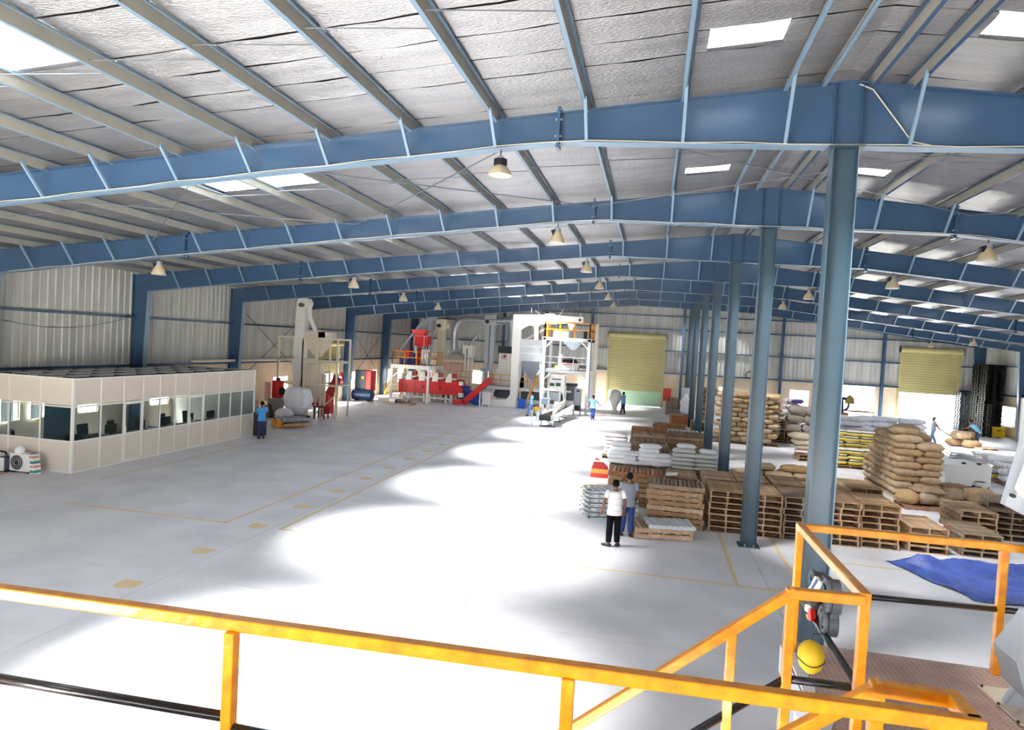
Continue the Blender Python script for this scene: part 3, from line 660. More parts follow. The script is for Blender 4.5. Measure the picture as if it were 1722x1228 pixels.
# front row, from left to right
stack(-2.96, 17.62, 2, 'nearest to the two standing men', rot=True, rz=.2, h=.15)
steel_pallet((-2.05, 18.15, .302), .2, 'single grey steel pallet lying on the low pile beside two standing men', None, 1.25, .8, .1)
sstack(-4.4, 19.09, 6, 'behind the two standing men', .3)
stack(-2.66, 19.1, 8, 'right of the grey steel pallets', rot=True, h=.15, top='wood_grey', jit=.035)
FR = ['left of the second column', 'behind the second column', 'right of the second column', 'behind the closest column', 'right of the closest column']
for x, y, n, wh, m in ((-.95, 19.12, 7, FR[0], 'wood'), (.04, 19.13, 7, FR[1], 'wood'), (1.05, 19.2, 7, FR[2], 'wood_grey'), (2.02, 19.15, 7, FR[3], 'wood'), (3.03, 19.25, 7, FR[4], 'wood')): stack(x, y, n, wh, m)
stack(4.24, 19.3, 4, 'low in front row, by blue sheet', 'wood')
stack(5.6, 19.45, 4, 'at right end, by blue sheet', 'wood_grey', h=.15, top='wood_grey')
stack(6.3, 21.35, 5, 'second from the right edge', 'wood', rz=-.03)
stack(7.3, 21.7, 5, 'at the far right edge, weathered grey', 'wood_grey', h=.17, rz=-.06); pallet((8.0, 22.9, .86), -.25, 'wood_grey', 'dark weathered pallet lying skewed on top of the far right pile', None)
# second row
stack(-.99, 20.85, 7, 'in second row, left of second column', 'wood'); stack(0, 20.95, 7, 'in second row, behind second column', 'wood'); stack(1.05, 20.98, 7, 'in second row, left of closest column', 'wood')
stack(3.5, 22.15, 6, 'in second row, right of closest column', 'wood', h=.18); stack(2.35, 21.2, 6, 'in second row, behind closest column', 'wood')
stack(-3.9, 21.15, 7, 'with slatted top behind the men', 'wood', rot=True, h=.155, L=1.7, jit=.03, top='wood_red')
stack(-2.1, 20.9, 6, 'with closed flat top beside the slatted pile', 'wood', h=.18); MB().prism([(-2.15, 20.95, 1.13), (-1.8, 20.75, 1.2), (-1.75, 21.3, 1.18), (-2.1, 21.4, 1.14)], (0, 0, .02)).ob('paper_sheet', 'paper', None, label='crumpled white paper between two pallet piles', cat='paper')
# behind the white sacks
stack(-3.4, 28.15, 6, 'directly behind the white sacks', 'wood_grey', rot=True, h=.155, jit=.04)
stack(-3.5, 29.3, 6, 'second behind the white sacks', 'wood_grey', rot=True, h=.168, jit=.03)
stack(-3.45, 31.7, 6, 'third behind the white sacks, pale top', 'wood_red', rot=True, h=.168, top='wood')
stack(-3.6, 34.2, 6, 'last of the row behind the white sacks', 'wood_red', rot=True, h=.168, L=1.65)
stack(-1.78, 33.2, 6, 'left of the fourth column', 'wood', rot=True, h=.168, L=1.75, top='wood_grey')
sstack(-1.75, 35.2, 5, 'behind the fourth column pile', 0, 1.6, 1.0, .2); stack(-1.75, 35.2, 1, 'under the grey steel pallets', 'wood', rot=True)
stack(-2.5, 36.8, 6, 'by the orange boxes', 'wood_red', rot=True, L=1.75)
stack(-.05, 43.6, 4, 'beside the fifth column', 'wood_grey', h=.14, detail=False)
stack(-1.5, 53.3, 8, 'near the closed shutter', 'wood_grey', h=.165, detail=False, L=1.0, Wd=1.1)
stack(3.9, 40.7, 8, 'right of the tall sack stack', 'wood_grey', h=.165, detail=False, L=1.1, Wd=1.15)
stack(4.5, 34.2, 2, 'under the cream cloth bundles', 'wood', h=.16, detail=False, L=1.1, Wd=1.3); stack(5.3, 34.0, 4, 'beside the cream cloth bundles', 'wood', h=.16, detail=False, L=1.1, Wd=1.0)
# ================================================================== SACKS
def sack_mesh(L, Wd, H, seed, ears=.5):
    def f():
        rr = random.Random(seed); vs = []; fs = []; n = 12; k = 13; o = Vector((seed*3.1, 0, 0))
        for i in range(k):
            u = -1+2*i/(k-1); w = Wd/2*(1-.1*abs(u)**4); h = H/2*max(.05, (1-abs(u)**10))**.5*(1-.1*u*u)
            for j in range(n):
                t = 2*math.pi*j/n; cx_, sx_ = math.cos(t), math.sin(t)
                y = w*math.copysign(abs(cx_)**.7, cx_); z = h*math.copysign(abs(sx_)**.7, sx_); p = Vector((u*L/2, y, z))
                q = noise.noise(p*4.5+o)*.1*H+noise.noise(p*11+o)*.05*H
                vs.append((p.x+q*.5, p.y+q*.8, p.z+H/2+q))
        for i in range(k-1):
            for j in range(n): fs.append((i*n+j, (i+1)*n+j, (i+1)*n+(j+1) % n, i*n+(j+1) % n))
        fs += [tuple(range(n)), tuple((k-1)*n+j for j in range(n))[::-1]]
        return MB().add(vs, fs)
    return f
def sack(loc, rz, size, m, label, group=None, name='sack', cat='sack', tilt=0, roll=0):
    sd = R.randrange(4)
    me = cm(('sk', size, m, sd), lambda: sack_mesh(*size, sd)().mesh(name, m, 'all'))
    return put(name, me, None, loc, 0, (roll, tilt, rz), label, cat, group)
def on(i, n, what='from the left'): return ORD[i]+' '+what if i < 15 else 'further along'
# tall far stack
JS = (.98, .6, .32)
for L_ in range(10):
    off = .0 if L_ % 2 else .27; nn = 6 if L_ % 2 else 5
    for d in range(2):
        if d == 1 and L_ != 9: continue
        for i in range(nn):
            sack((.95+i*.56+off+.28+R.uniform(-.04, .04), 39.15+d*.95+R.uniform(-.05, .05), .16+L_*.268), math.pi/2+R.uniform(-.1, .1), JS, 'jute', 'filled jute sack, %s in %s layer of tall far stack%s' % (on(i, nn), ORD[L_], ', rear row' if d else ''), 'sacks of the tall far stack')
for i in range(9): sack((4.15+.05*(i % 2), 40.35, .43+i*.268), R.uniform(-.15, .15), JS, 'jute', 'jute sack in the right rear column of tall far stack, %s layer' % ORD[i+1], 'sacks of the tall far stack')
for i in range(3): stack(.8+i*1.2, 38.75, 1, 'under the tall far stack, %s from left' % ORD[i], 'wood', h=.15, detail=False, L=1.8, Wd=1.15)
for L_ in range(9):
    for i in range(2 if L_ > 6 else 1): sack((.75+i*.62, 47.0, .05+L_*.29), math.pi/2+R.uniform(-.2, .2), JS, 'jute_dark', 'brown jute sack, %s, in %s layer of far heap by columns' % (('left', 'right')[i], ORD[L_]), 'sacks of the far heap by the columns')
# near stack
NS = (.95, .58, .3); GN = 'sacks of the nearest big stack'
for a, b, n in ((6.35, 26.8, 1), (6.35, 28.6, 1)): stack(a, b, 1, 'under the nearest big sack stack, %s' % ('front' if b < 28 else 'rear'), 'wood', h=.12, detail=False, L=1.75, Wd=1.95)
for L_ in range(9):
    rows = 7 if L_ < 4 else 6 if L_ < 6 else 5
    sh = .16 if L_ % 2 else -.1
    for j in range(rows):
        for i in range(2):
            if i == 1 and ((j > 0 and L_ < 6) or (L_ == 8 and j < 2)): continue
            lo = (L_+i) % 2 == 0; x = ((6.76, 7.56) if L_ % 2 == 0 else (6.64, 7.45))[i]+R.uniform(-.03, .03); y = 27.08+j*.53+R.uniform(-.05, .05)
            sz = NS if lo else (.7, .58, .3)
            sack((x, y, .125+L_*.243), R.uniform(-.1, .1), sz, 'jute', 'filled jute sack, %s row, %s in %s layer of nearest big stack' % (ORD[j], ('left', 'right')[i], ORD[L_]), GN)
for j in range(3): sack((6.75+j*.2, 27.5+j*.55, 2.33), R.uniform(-.2, .2)+.2, NS, 'jute', 'jute sack lying loose on top of nearest big stack, %s from front' % ORD[j], GN)
# low heap of jute sacks right of the second column
k = 0
for L_, pos in enumerate([[(1.1, 26.6), (2.15, 26.5), (3.2, 26.6), (1.0, 27.6), (2.1, 27.5), (3.3, 27.6)], [(1.15, 26.7), (2.2, 26.6), (3.25, 26.65), (1.7, 27.5), (2.9, 27.5)], [(1.6, 26.9), (2.85, 26.85)]]):
    for x, y in pos: k += 1; sack((x, y, .13+L_*.24), R.uniform(-.35, .35), (1.05, .68, .29), 'jute', 'plump jute sack in the low heap behind front pallets, %s' % ('%s of the %s layer' % (ORD[pos.index((x, y))], ('bottom', 'middle', 'top')[L_])), 'sacks of the low heap')
for i in range(3): stack(.6+i*1.1, 26.2, 1, 'under the low jute heap, %s from left' % ORD[i], 'wood', h=.125, detail=False, L=1.8, Wd=1.05)
# white sacks on pallets
WG = ['left white heap', 'middle white heap', 'neat white double row']
for i, x in enumerate((-4.2, -2.98, -1.75, -.85)): stack(x, 26.75, 2, 'under the white sacks, %s from left' % ORD[i], 'wood_grey', h=.15, detail=False, L=1.2, Wd=1.1 if i < 2 else .88)
WS = (.85, .55, .2)
for L_ in range(5):
    for i in range(2 if L_ < 3 else 1):
        sack((-3.95+i*.55+.12*(L_ > 2)+R.uniform(-.05, .05), 27.15+.1*L_, .31+L_*.165), R.uniform(-.3, .3)+(math.pi/2 if L_ % 2 and i else 0), WS, 'sack_white', 'bright white sack, %s in %s layer of %s' % (on(i, 2), ORD[L_], WG[0]), 'white sacks')
        sack((-2.75+i*.58+.1*(L_ > 2)+R.uniform(-.06, .06), 27.2+.1*L_, .31+L_*.16), R.uniform(-.5, .5), WS, 'sack_white', 'bright white sack, %s in %s layer of %s' % (on(i, 2), ORD[L_], WG[1]), 'white sacks', roll=R.uniform(-.12, .12))
for L_ in range(5):
    for i in range(2):
        if L_ == 4 and i == 1: continue
        for d in range(1): sack((-1.3+i*.88+R.uniform(-.03, .03), 27.1+d*.5, .31+L_*.165), R.uniform(-.06, .06), (.92, .52, .18), 'sack_greywhite', 'off-white sack, %s %s in %s layer of %s' % (('left', 'right')[i], ('front', 'rear')[d], ORD[L_], WG[2]), 'off-white sacks')
sack((-1.2, 27.3, 1.13), .1, (.75, .5, .18), 'sack_white', 'single white sack lying on top of the neat double row', 'off-white sacks'); sack((-.35, 27.3, .98), .05, (.7, .5, .18), 'sack_white', 'small white sack on top right of the neat double row', 'off-white sacks')
# purple striped pile
stack(-4.75, 29.95, 1, 'under the purple striped sacks', 'wood_grey', h=.13, detail=False, L=1.2, Wd=1.15)
for L_ in range(6):
    for d in range(1): sack((-4.17+R.uniform(-.05, .05), 30.25+d*.52, .135+L_*.168), R.uniform(-.08, .08), (1.1, .54, .185), 'sack_purple', 'white and purple striped sack, %s layer, %s row of the striped pile' % (ORD[L_], ('front', 'rear')[d]), 'purple striped sacks')
# small pile left of the men
stack(-4.75, 21.75, 2, 'under the pink striped sacks', 'wood', h=.14, detail=False, L=.95, Wd=1.2)
for i in range(2): sack((-4.1, 22.05, .285+i*.15), .05+i*.06, (1.05, .6, .165), 'sack_pink', 'pink and white striped sack, %s one left of the grey steel pallets' % ('lower', 'upper')[i], 'pink striped sacks')
sack((-4.62, 21.85, .285), 1.4, (.5, .36, .15), 'sack_yellow', 'small yellow bag at the corner of the pink sack pallet', None, 'bag', 'bag')
rb = MB().add([(-.3, 0, 0), (.3, 0, 0), (.3, .12, 0), (-.3, .12, 0), (-.27, .0, .28), (.3, 0, .3), (.3, .16, .3), (-.27, .14, .28), (-.2, .02, .52), (.28, .03, .4), (.28, .1, .4), (-.2, .1, .52), (-.12, .04, .68), (.1, .05, .56), (.1, .07, .56), (-.12, .06, .68)],
    [(0, 1, 5, 4), (1, 2, 6, 5), (2, 3, 7, 6), (3, 0, 4, 7), (4, 5, 9, 8), (5, 6, 10, 9), (6, 7, 11, 10), (7, 4, 8, 11), (8, 9, 13, 12), (9, 10, 14, 13), (10, 11, 15, 14), (11, 8, 12, 15), (12, 13, 14, 15), (3, 2, 1, 0)])
o = rb.ob('upright_bag', 'bag_red', None, True, loc=(-4.3, 22.35, .59), label='tall red and orange printed bag standing behind pink sacks', cat='bag')
sub = o.modifiers.new('bevel', 'BEVEL'); sub.width = .02
# yellow sacks
for i in range(2): stack(5.9+i*1.3, 33.1, 1, 'under the yellow and black sacks, %s' % ('left', 'right')[i], 'wood', h=.13, detail=False, L=1.5, Wd=1.25)
for L_ in range(6):
    for i in range(4):
        d = 0 if L_ < 3 else .75
        sack((6.1+i*.7+R.uniform(-.06, .06), 33.4+d, .135+L_*.255), R.uniform(-.2, .2), (.76, .62, .29), 'sack_yellow', 'yellow and black printed sack, %s in %s layer of yellow pile' % (on(i, 4), ORD[L_]), 'yellow printed sacks', roll=R.uniform(-.12, .12))
for i in range(4): sack((6.1+i*.7, 34.15, .64), 0, (.76, .62, .29), 'sack_yellow', 'yellow printed sack carrying the rear upper rows, %s' % on(i, 4), 'yellow printed sacks')
# grey-white heap and rows to the right
for L_ in range(8):
    for i in range(max(2, 4-L_//3)): sack((6.5+i*.75+.2*(L_//3)+R.uniform(-.15, .15), 36.9+R.uniform(-.2, .2), .02+L_*.27), R.uniform(-.4, .4), (.95, .62, .29), 'sack_lilac', 'pale grey sack, %s in %s layer of heap behind yellow sacks' % (on(i, 4), ORD[L_]), 'pale grey sacks', roll=R.uniform(-.1, .1))
for L_ in range(7):
    for i in range(5): sack((9.15+i*.66+R.uniform(-.05, .05), 40.2+R.uniform(-.1, .1), .02+L_*.28), R.uniform(-.2, .2), (.8, .62, .31), 'sack_lilac', 'pale lilac sack, %s in %s layer of long pile by open shutter' % (on(i, 5), ORD[L_]), 'sacks of the long pale pile')
for i in range(5): sack((9.0, 40.4, i*.33), 1.4, (.8, .5, .36), 'cream_cloth', 'cream folded sack at left end of the long pale pile, %s up' % ORD[i], 'cream sacks')
# cream cloth bundles, bales, striped pile
for L_, (x, m, sz) in enumerate([(4.9, 'sack_pink', (1.0, .8, .22)), (4.95, 'cream_cloth', (1.1, .8, .24)), (4.85, 'cream_cloth', (1.15, .85, .3)), (4.75, 'cream_cloth', (1.2, .9, .34))]):
    sack((x, 34.75, .325+sum((.2, .22, .27)[:L_])), .15*L_-.2, sz, m, '%s bundle of folded sacking, %s from bottom left of closest column' % ('pink striped' if L_ == 0 else 'cream', ORD[L_]), 'cloth bundles', 'cloth_bundle', 'bundle')
for i in range(4): sack((5.75+.1*(i % 2), 34.5, .66+i*.28), 1.2+.3*i, (.9, .6, .3), 'jute', 'tawny sacking bundle on the pallets beside cream bundles, %s up' % ORD[i], 'cloth bundles', 'cloth_bundle', 'bundle')
for i in range(2): stack(5.15+i*1.2, 40.7, 4, 'under the grey brown bales, %s' % ('left', 'right')[i], 'wood_grey', h=.165, detail=False, L=1.1, Wd=1.15)
k = 0
for z, xs_ in ((.67, (5.5, 6.45, 7.2)), (1.2, (5.6, 6.5)), (1.72, (5.7, 6.55))):
    for x in xs_: k += 1; sack((x, 41.1, z), R.uniform(-.1, .1), (.95, .72, .53), 'grey_cloth', 'round grey brown bale, %s counted upward, right of far pallets' % ORD[k-1], 'grey brown bales', 'bale', 'bale')
for i in range(4): sack((4.3+.25*(i % 2), 41.2+.1*i, 1.33+i*.14), .6*i, (1.0, .55, .2), 'grey_cloth', 'grey loose sack on the far pallet pile, %s up' % ORD[i], 'grey loose sacks')
for i in range(7): sack((5.7+.08*i, 44.5, i*.35), .3+.05*i, (1.1, .7, .36), 'sack_purple' if i > 4 else 'sack_greywhite', 'striped sack in leaning pile below the far window, %s up' % ORD[i], 'leaning striped sacks')
# rolled bales near the man on the right
for i, (x, y, z, rz) in enumerate([(16.35, 46.6, 0, .2), (17.0, 46.1, 0, .25), (16.5, 46.3, .5, .2), (17.05, 46.7, .45, .2)]): sack((x, y, z), rz, (1.0, .75, .5), 'jute', 'rolled tawny sack bale at feet of bending man, %s' % ('front left', 'front right', 'upper left', 'upper right')[i], 'rolled bales', 'bale', 'bale')
stack(17.2, 45.1, 1, 'under the feet of the bending man', 'wood', h=.12, detail=False, L=.9, Wd=1.0, rz=.2)
# printed white heap at right
for i in range(2): stack(12.4+i*1.3, 31.8, 1, 'under the printed white heap, %s' % ('left', 'right')[i], 'wood', h=.14, detail=False, L=3.2, Wd=1.2)
k = 0
for L_ in range(4):
    for j in range(4-L_//2):
        if L_ < 2 and j > 1: continue
        for i in range(3):
            k += 1; sack((12.75+i*.85+R.uniform(-.15, .15), 32.1+j*.8+L_*.3+R.uniform(-.1, .1), .14+L_*.25), R.uniform(-.6, .6), (.95, .62, .28), 'sack_print' if (i+j+L_) % 3 else 'sack_white', 'white printed sack, %s of %s row, %s layer of right heap' % (ORD[i], ORD[j], ORD[L_]), 'printed white sacks', tilt=R.uniform(-.12, .12))
sack((12.35, 32.9, .2), .4, (.5, .4, .25), 'sack_yellow', 'small yellow bag at left edge of the printed white heap', None, 'bag', 'bag')
# brown sacks and crumpled cloth in front of the big stack
for i, (x, y, sz, m) in enumerate([(8.85, 28.3, (1.05, .7, .5), 'jute_dark'), (8.6, 27.6, (.8, .6, .42), 'jute'), (9.35, 27.3, (.9, .8, .55), 'jute')]): sack((x, y, 0), .2*i, sz, m, 'fat jute sack on floor right of big stack, %s' % ('dark rear one', 'small middle one', 'pale right one')[i], 'sacks beside the big stack')
sack((9.7, 27.9, .0), .3, (1.4, .7, .25), 'sack_white', 'white plastic bag lying by the pale jute sack')
stack(6.05, 24.95, 1, 'under the crumpled sacking', 'wood_red', rot=True, h=.13, L=1.5, Wd=1.0)
def crumple(c, rx, ry, h, m, lab, seed, name='crumpled_sacking', cat='sacking', nn=26):
    vs = []; fs = []
    for i in range(nn):
        for j in range(nn):
            u, v = -1+2*i/(nn-1), -1+2*j/(nn-1); r = min(1, math.hypot(u, v)); p = Vector((u*2.2, v*2.2, seed))
            a = noise.noise(p)*.25; z = h*(1-r**2.2)*(.75+.6*noise.noise(p*.9+Vector((0, 0, 4))))+h*.16*abs(noise.noise(p*2.8))
            vs.append((c[0]+rx*(u+a*.3), c[1]+ry*(v+noise.noise(p+Vector((9, 0, 0)))*.12), c[2]+max(.004, z)))
    for i in range(nn-1):
        for j in range(nn-1): a = i*nn+j; fs.append((a, a+nn, a+nn+1, a+1))
    o = MB().add(vs, fs).ob(name, m, None, 'all', label=lab, cat=cat)
    so_ = o.modifiers.new('t', 'SOLIDIFY'); so_.thickness = .012
    return o
sack((6.35, 25.4, .13), .9, (.75, .75, .45), 'jute', 'open jute sack slumped at left of the crumpled pile', 'crumpled sacks'); sack((6.95, 25.5, .13), .3, (.95, .7, .5), 'jute', 'folded jute sack in middle of the crumpled pile', 'crumpled sacks')
sack((7.3, 25.55, .13), 1.2, (.8, .55, .4), 'jute_dark', 'dark jute sack at right of the crumpled pile', 'crumpled sacks')
crumple((7.0, 25.6, .6), .55, .42, .22, 'jute_dark', 'loose brown sacking draped over the slumped jute sacks', 3)
sack((5.45, 20.6, .0), 1.3, (.5, .35, .55), 'bag_red', 'small orange bag standing between two right hand pallet piles', None, 'bag', 'bag')
# blue sheet
def tarp():
    nx, ny = 90, 50; vs = []; fs = []
    TL, TR, BR, BL = Vector((3.3, 18.1)), Vector((9.2, 19.0)), Vector((8.6, 15.9)), Vector((4.3, 15.75))
    for i in range(nx):
        for j in range(ny):
            u, v = i/(nx-1), j/(ny-1); p = (TL*(1-u)+TR*u)*(1-v)+(BL*(1-u)+BR*u)*v
            p += Vector((noise.noise(Vector((u*4, v*3, 1))), noise.noise(Vector((u*4, v*3, 7)))))*.16
            q = Vector((p.x*1.1, p.y*2.6+p.x*.5, 0)); e = min(u, 1-u, v, 1-v)
            h = abs(noise.noise(q))*.2+abs(noise.noise(q*2.3))*.09+.03*noise.noise(q*6)
            h *= min(1, .25+e*6); h += .2*math.exp(-((v-.12)/.1)**2)*min(1, u*8)*(1-.5*u)
            vs.append((p.x, p.y, .012+max(0, h)))
    for i in range(nx-1):
        for j in range(ny-1): a = i*ny+j; fs.append((a, a+ny, a+ny+1, a+1))
    MB().add(vs, fs).ob('tarpaulin', 'tarp', None, 'all', label='wrinkled blue tarpaulin spread on the floor before the pallets', cat='tarpaulin')
tarp()

# ================================================================== OFFICE CABIN
OX, OY = -20.97, 17.75
MY = [17.75, 18.84, 19.83, 20.73, 21.58, 22.4, 23.17, 24.07, 25.05, 25.84, 26.67, 27.61]
oc = thing('office_cabin', (OX, OY, 0), 'long beige partition office cabin with glazed middle band against the left wall', 'cabin')
def pane_col(f, a, b, door, part):
    """one bay of the partition between a and b; f maps (along, depth, z) to world"""
    def bx(name, m, a0, a1, z0, z1, d0=-.02, d1=.02, par=oc, **k):
        p, q = f(a0, d0, z0), f(a1, d1, z1); return BX(*sorted((p[0], q[0])), *sorted((p[1], q[1])), z0, z1).ob(name, m, par, w=(par is oc), **k)
    z0 = .04 if not door else .06
    if door:
        d = put('door_leaf', None, oc, w=True); d.location = (0, 0, 0); d.parent = oc; d.matrix_parent_inverse = Matrix.Translation(-oc.location)
        bx('lower_panel', 'office_panel', a+.06, b-.06, .06, 1.0, par=d); bx('pane', 'glass', a+.08, b-.08, 1.06, 2.08, -.004, .004, par=d)
        m = MB()
        for q in ((a+.03, a+.09, .05, 2.14), (b-.09, b-.03, .05, 2.14), (a+.09, b-.09, 1.0, 1.06), (a+.09, b-.09, 2.08, 2.14), (a+.09, b-.09, .05, .1)):
            p, r_ = f(q[0], -.03, q[2]), f(q[1], .03, q[3]); m.box(*sorted((p[0], r_[0])), *sorted((p[1], r_[1])), q[2], q[3])
        m.ob('door_frame', 'aluminium', d); bx('handle', 'aluminium', a+.05, a+.08, 1.0, 1.3, .03, .07, par=d)
    else:
        bx('lower_panel', 'office_panel', a+.025, b-.025, z0, 1.0, -.012, .012); bx('pane', 'glass', a+.025, b-.025, 1.05, 2.13, -.004, .004)
    bx('upper_panel', 'office_panel', a+.025, b-.025, 2.2, 3.04, -.012, .012)
    bx('mullion', 'aluminium', a-.025, a+.025, 0, 3.08, -.03, .03)
ff = lambda a, d, z: (OX+d, a, z); fs_ = lambda a, d, z: (a, OY-d, z)
for i in range(11): pane_col(ff, MY[i], MY[i+1], i in (2, 6), oc)
SX = [-25.1, -23.48, -22.22, OX]
for i in range(3): pane_col(fs_, SX[i], SX[i+1], False, oc)
for z in (1.0, 2.13, 3.04, 0):
    h = .05 if z else .04
    BX(OX-.028, OX+.028, OY, MY[-1], z, z+h).ob('transom', 'aluminium', oc, w=True); BX(-25.1, OX, OY-.028, OY+.028, z, z+h).ob('transom', 'aluminium', oc, w=True)
BX(OX-.04, OX+.04, OY-.04, OY+.04, 0, 3.1).ob('corner_post', 'aluminium', oc, w=True); BX(OX-.04, OX+.04, MY[-1]-.04, MY[-1]+.04, 0, 3.1).ob('corner_post', 'aluminium', oc, w=True)
BX(-25.3, OX-.04, MY[-1]-.03, MY[-1]+.03, 0, 3.08).ob('end_panel', 'office_panel', oc, w=True)
BX(-25.3, OX-.03, OY+.03, MY[-1]-.03, 2.96, 3.0).ob('roof_board', 'dark_roof', oc, w=True)
for i, x in enumerate((-22.3, -23.3, -24.3)): BX(x-.05, x+.05, OY+.2+.3*i, MY[-1]-.4, 3.0, 3.07).ob('roof_bar', 'aluminium', oc, w=True)
for i in range(9): BX(-25.2, OX-.1, OY+.8+i*1.08, OY+.86+i*1.08, 3.0, 3.04).ob('roof_joist', 'dark_grey', oc, w=True)
BX(-24.0, -22.7, 19.5, 19.54, .0, 2.6).ob('teal_board', 'teal', None, label='dark teal partition board inside the near end of the office', cat='board')
for i, y in enumerate((18.3, 18.95, 20.1)):
    b = thing('vertical_blind', (XL+.12, y, 2.35), 'white vertical blind in the office window, %s from the near end' % ORD[i], 'blind', 'office blinds')
    for j in range(8): BX(0, .012, .02+j*.072, .085+j*.072, -1.15, 0).ob('slat', 'blind', b, rot=(0, 0, .2))
    BX(-.01, .03, 0, .6, 0, .04).ob('head_rail', 'aluminium', b)
def chair(x, y, rz, lab, m='black'):
    o = thing('office_chair', (x, y, 0), lab, 'chair', 'office chairs', rz)
    bevel(BX(-.25, .25, -.24, .24, .43, .52).ob('seat', m, o), .03); bevel(BX(-.24, .24, .2, .27, .55, 1.15).ob('backrest', m, o, rot=(-.12, 0, 0)), .03)
    MB().cyl((0, 0, .08), .03, .36, 8).ob('gas_post', 'dark', o)
    for k in range(5): a = k*1.2566; MB().bar((0, 0, .09), (.28*math.cos(a), .28*math.sin(a), .05), .04).ob('leg', 'dark', o)
    for s_ in (-1, 1): MB().tube([(s_*.27, -.1, .52), (s_*.28, -.12, .68), (s_*.28, .15, .68)], .02, 6).ob('armrest', 'dark', o)
def desk(x, y, lab, lab2, rz=0):
    o = thing('office_desk', (x, y, 0), lab, 'desk', 'office desks', rz)
    BX(-.4, .4, -.7, .7, .71, .75).ob('desk_top', 'desk', o); BX(-.36, -.33, -.66, .66, .25, .7).ob('modesty_panel', 'desk', o)
    for sy in (-.67, .64): BX(-.36, .36, sy, sy+.03, 0, .71).ob('side_panel', 'desk', o)
    c, s_ = math.cos(rz), math.sin(rz)
    m = thing('monitor', (x+.1*c, y+.1*s_, .75), lab2, 'monitor', 'office monitors', rz)
    BX(-.08, .08, -.1, .1, 0, .015).ob('foot', 'black', m); BX(-.015, .015, -.02, .02, .015, .14).ob('neck', 'black', m); BX(-.02, .02, -.26, .26, .12, .45).ob('screen', 'black', m)
for i, y in enumerate((20.6, 22.0, 23.4, 24.8, 26.2)):
    desk(-22.3, y, 'brown office desk seen through the glass band, %s from the near end' % ORD[i], 'dark computer monitor on the %s office desk' % ORD[i])
    chair(-23.1, y, math.pi/2+.3*(i % 2), 'black office chair behind the %s desk in the cabin' % ORD[i])
chair(-23.9, 18.7, 2.6, 'black swivel chair by the blinds at the near end of the office'); chair(-21.6, 18.3, .6, 'black chair just inside the near office corner')
sofa = thing('sofa', (-21.8, 19.3, 0), 'dark brown sofa behind the first two glass panes of the office', 'sofa', None, math.pi/2)
bevel(BX(-.8, .8, -.38, .38, .12, .42).ob('seat', 'desk', sofa), .05); bevel(BX(-.8, .8, .28, .45, .35, .95).ob('backrest', 'desk', sofa), .06)
for sx in (-.92, .78): bevel(BX(sx, sx+.14, -.38, .42, .1, .6).ob('armrest', 'desk', sofa), .04)
for x in (-.7, .7):
    for y in (-.3, .3): BX(x-.03, x+.03, y-.03, y+.03, 0, .12).ob('leg', 'dark', sofa)
# things outside the office end
def bxp(x0, y0, x1, y1, Y, d):
    """MB box whose front face covers the given picture rectangle at plane Y, d deep"""
    a = PY(x0, (y0+y1)/2, Y); b = PY(x1, (y0+y1)/2, Y); t = PY((x0+x1)/2, y0, Y); u = PY((x0+x1)/2, y1, Y)
    return (a.x, b.x, Y, Y+d, max(0, u.z), t.z)
def bar2(mb, pts, Y, w, h=None, dy=0):
    ps = [PY(x, y, Y) for x, y in pts]
    for p, q in zip(ps, ps[1:]): mb.bar(p+Vector((0, dy, 0)), q+Vector((0, dy, 0)), w, h or w)
    return mb
ac = thing('ac_outdoor_unit', (-22.3, 17.3, 0), 'white air conditioner outdoor unit with round fan on the floor by office', 'air conditioner')
bevel(BX(-.42, .42, -.16, .16, .05, .62).ob('casing', 'machine_white', ac), .02)
MB().tube([(-.12, -.162, .33), (-.12, -.168, .33)], .24, 24).ob('fan_opening', 'dark', ac, True)
for r_ in (.24, .17, .1): MB().tube([(-.12+r_*math.cos(t*.35), -.175, .33+r_*math.sin(t*.35)) for t in range(19)], .006, 5).ob('fan_guard', 'machine_white', ac)
BX(.2, .4, -.17, -.16, .1, .58).ob('service_panel', 'machine_white', ac); BX(.42, .46, -.1, .1, .12, .4).ob('valve_cover', 'dark', ac)
for x in (-.3, .3): BX(x-.05, x+.05, -.14, .14, 0, .05).ob('foot', 'dark', ac)
put('news_bag', MB().add([(.15, -.1, .64), (.27, -.12, .64), (.4, -.13, .42), (.5, -.16, .02), (.33, -.2, .02), (.3, -.17, .38), (.15, .08, .64), (.3, .1, .64), (.42, .08, .42), (.52, .04, .02)],
    [(0, 1, 7, 6), (1, 2, 8, 7), (2, 3, 9, 8), (1, 5, 4, 3, 2), (0, 5, 1)]).mesh('bag', 'bag_news', True), None, (-22.15, 17.25, 0), 0, None, 'printed white green and orange sheet bag draped over outdoor unit', 'bag').name = 'draped_bag'
MB().lathe([(.14, 0), (.16, .08), (.1, .17), (.04, .2), (0, .21)], n=10).ob('small_bag', 'sack_white', None, True, loc=(-22.5, 17.3, .62), label='small white plastic bag on top of the outdoor unit', cat='bag')
mc = thing('old_appliance', (-23.25, 17.2, 0), 'old grey metal appliance carcass with paper on it beside outdoor unit', 'appliance')
BX(-.5, .5, -.2, .2, .06, .45).ob('body', 'dark_grey', mc); BX(-.5, .5, -.22, -.2, .4, .47).ob('front_lip', 'aluminium', mc); BX(.32, .5, -.23, -.2, .05, .4).ob('side_plate', 'machine_white', mc); BX(-.5, .5, -.2, .2, 0, .06).ob('base', 'dark', mc)
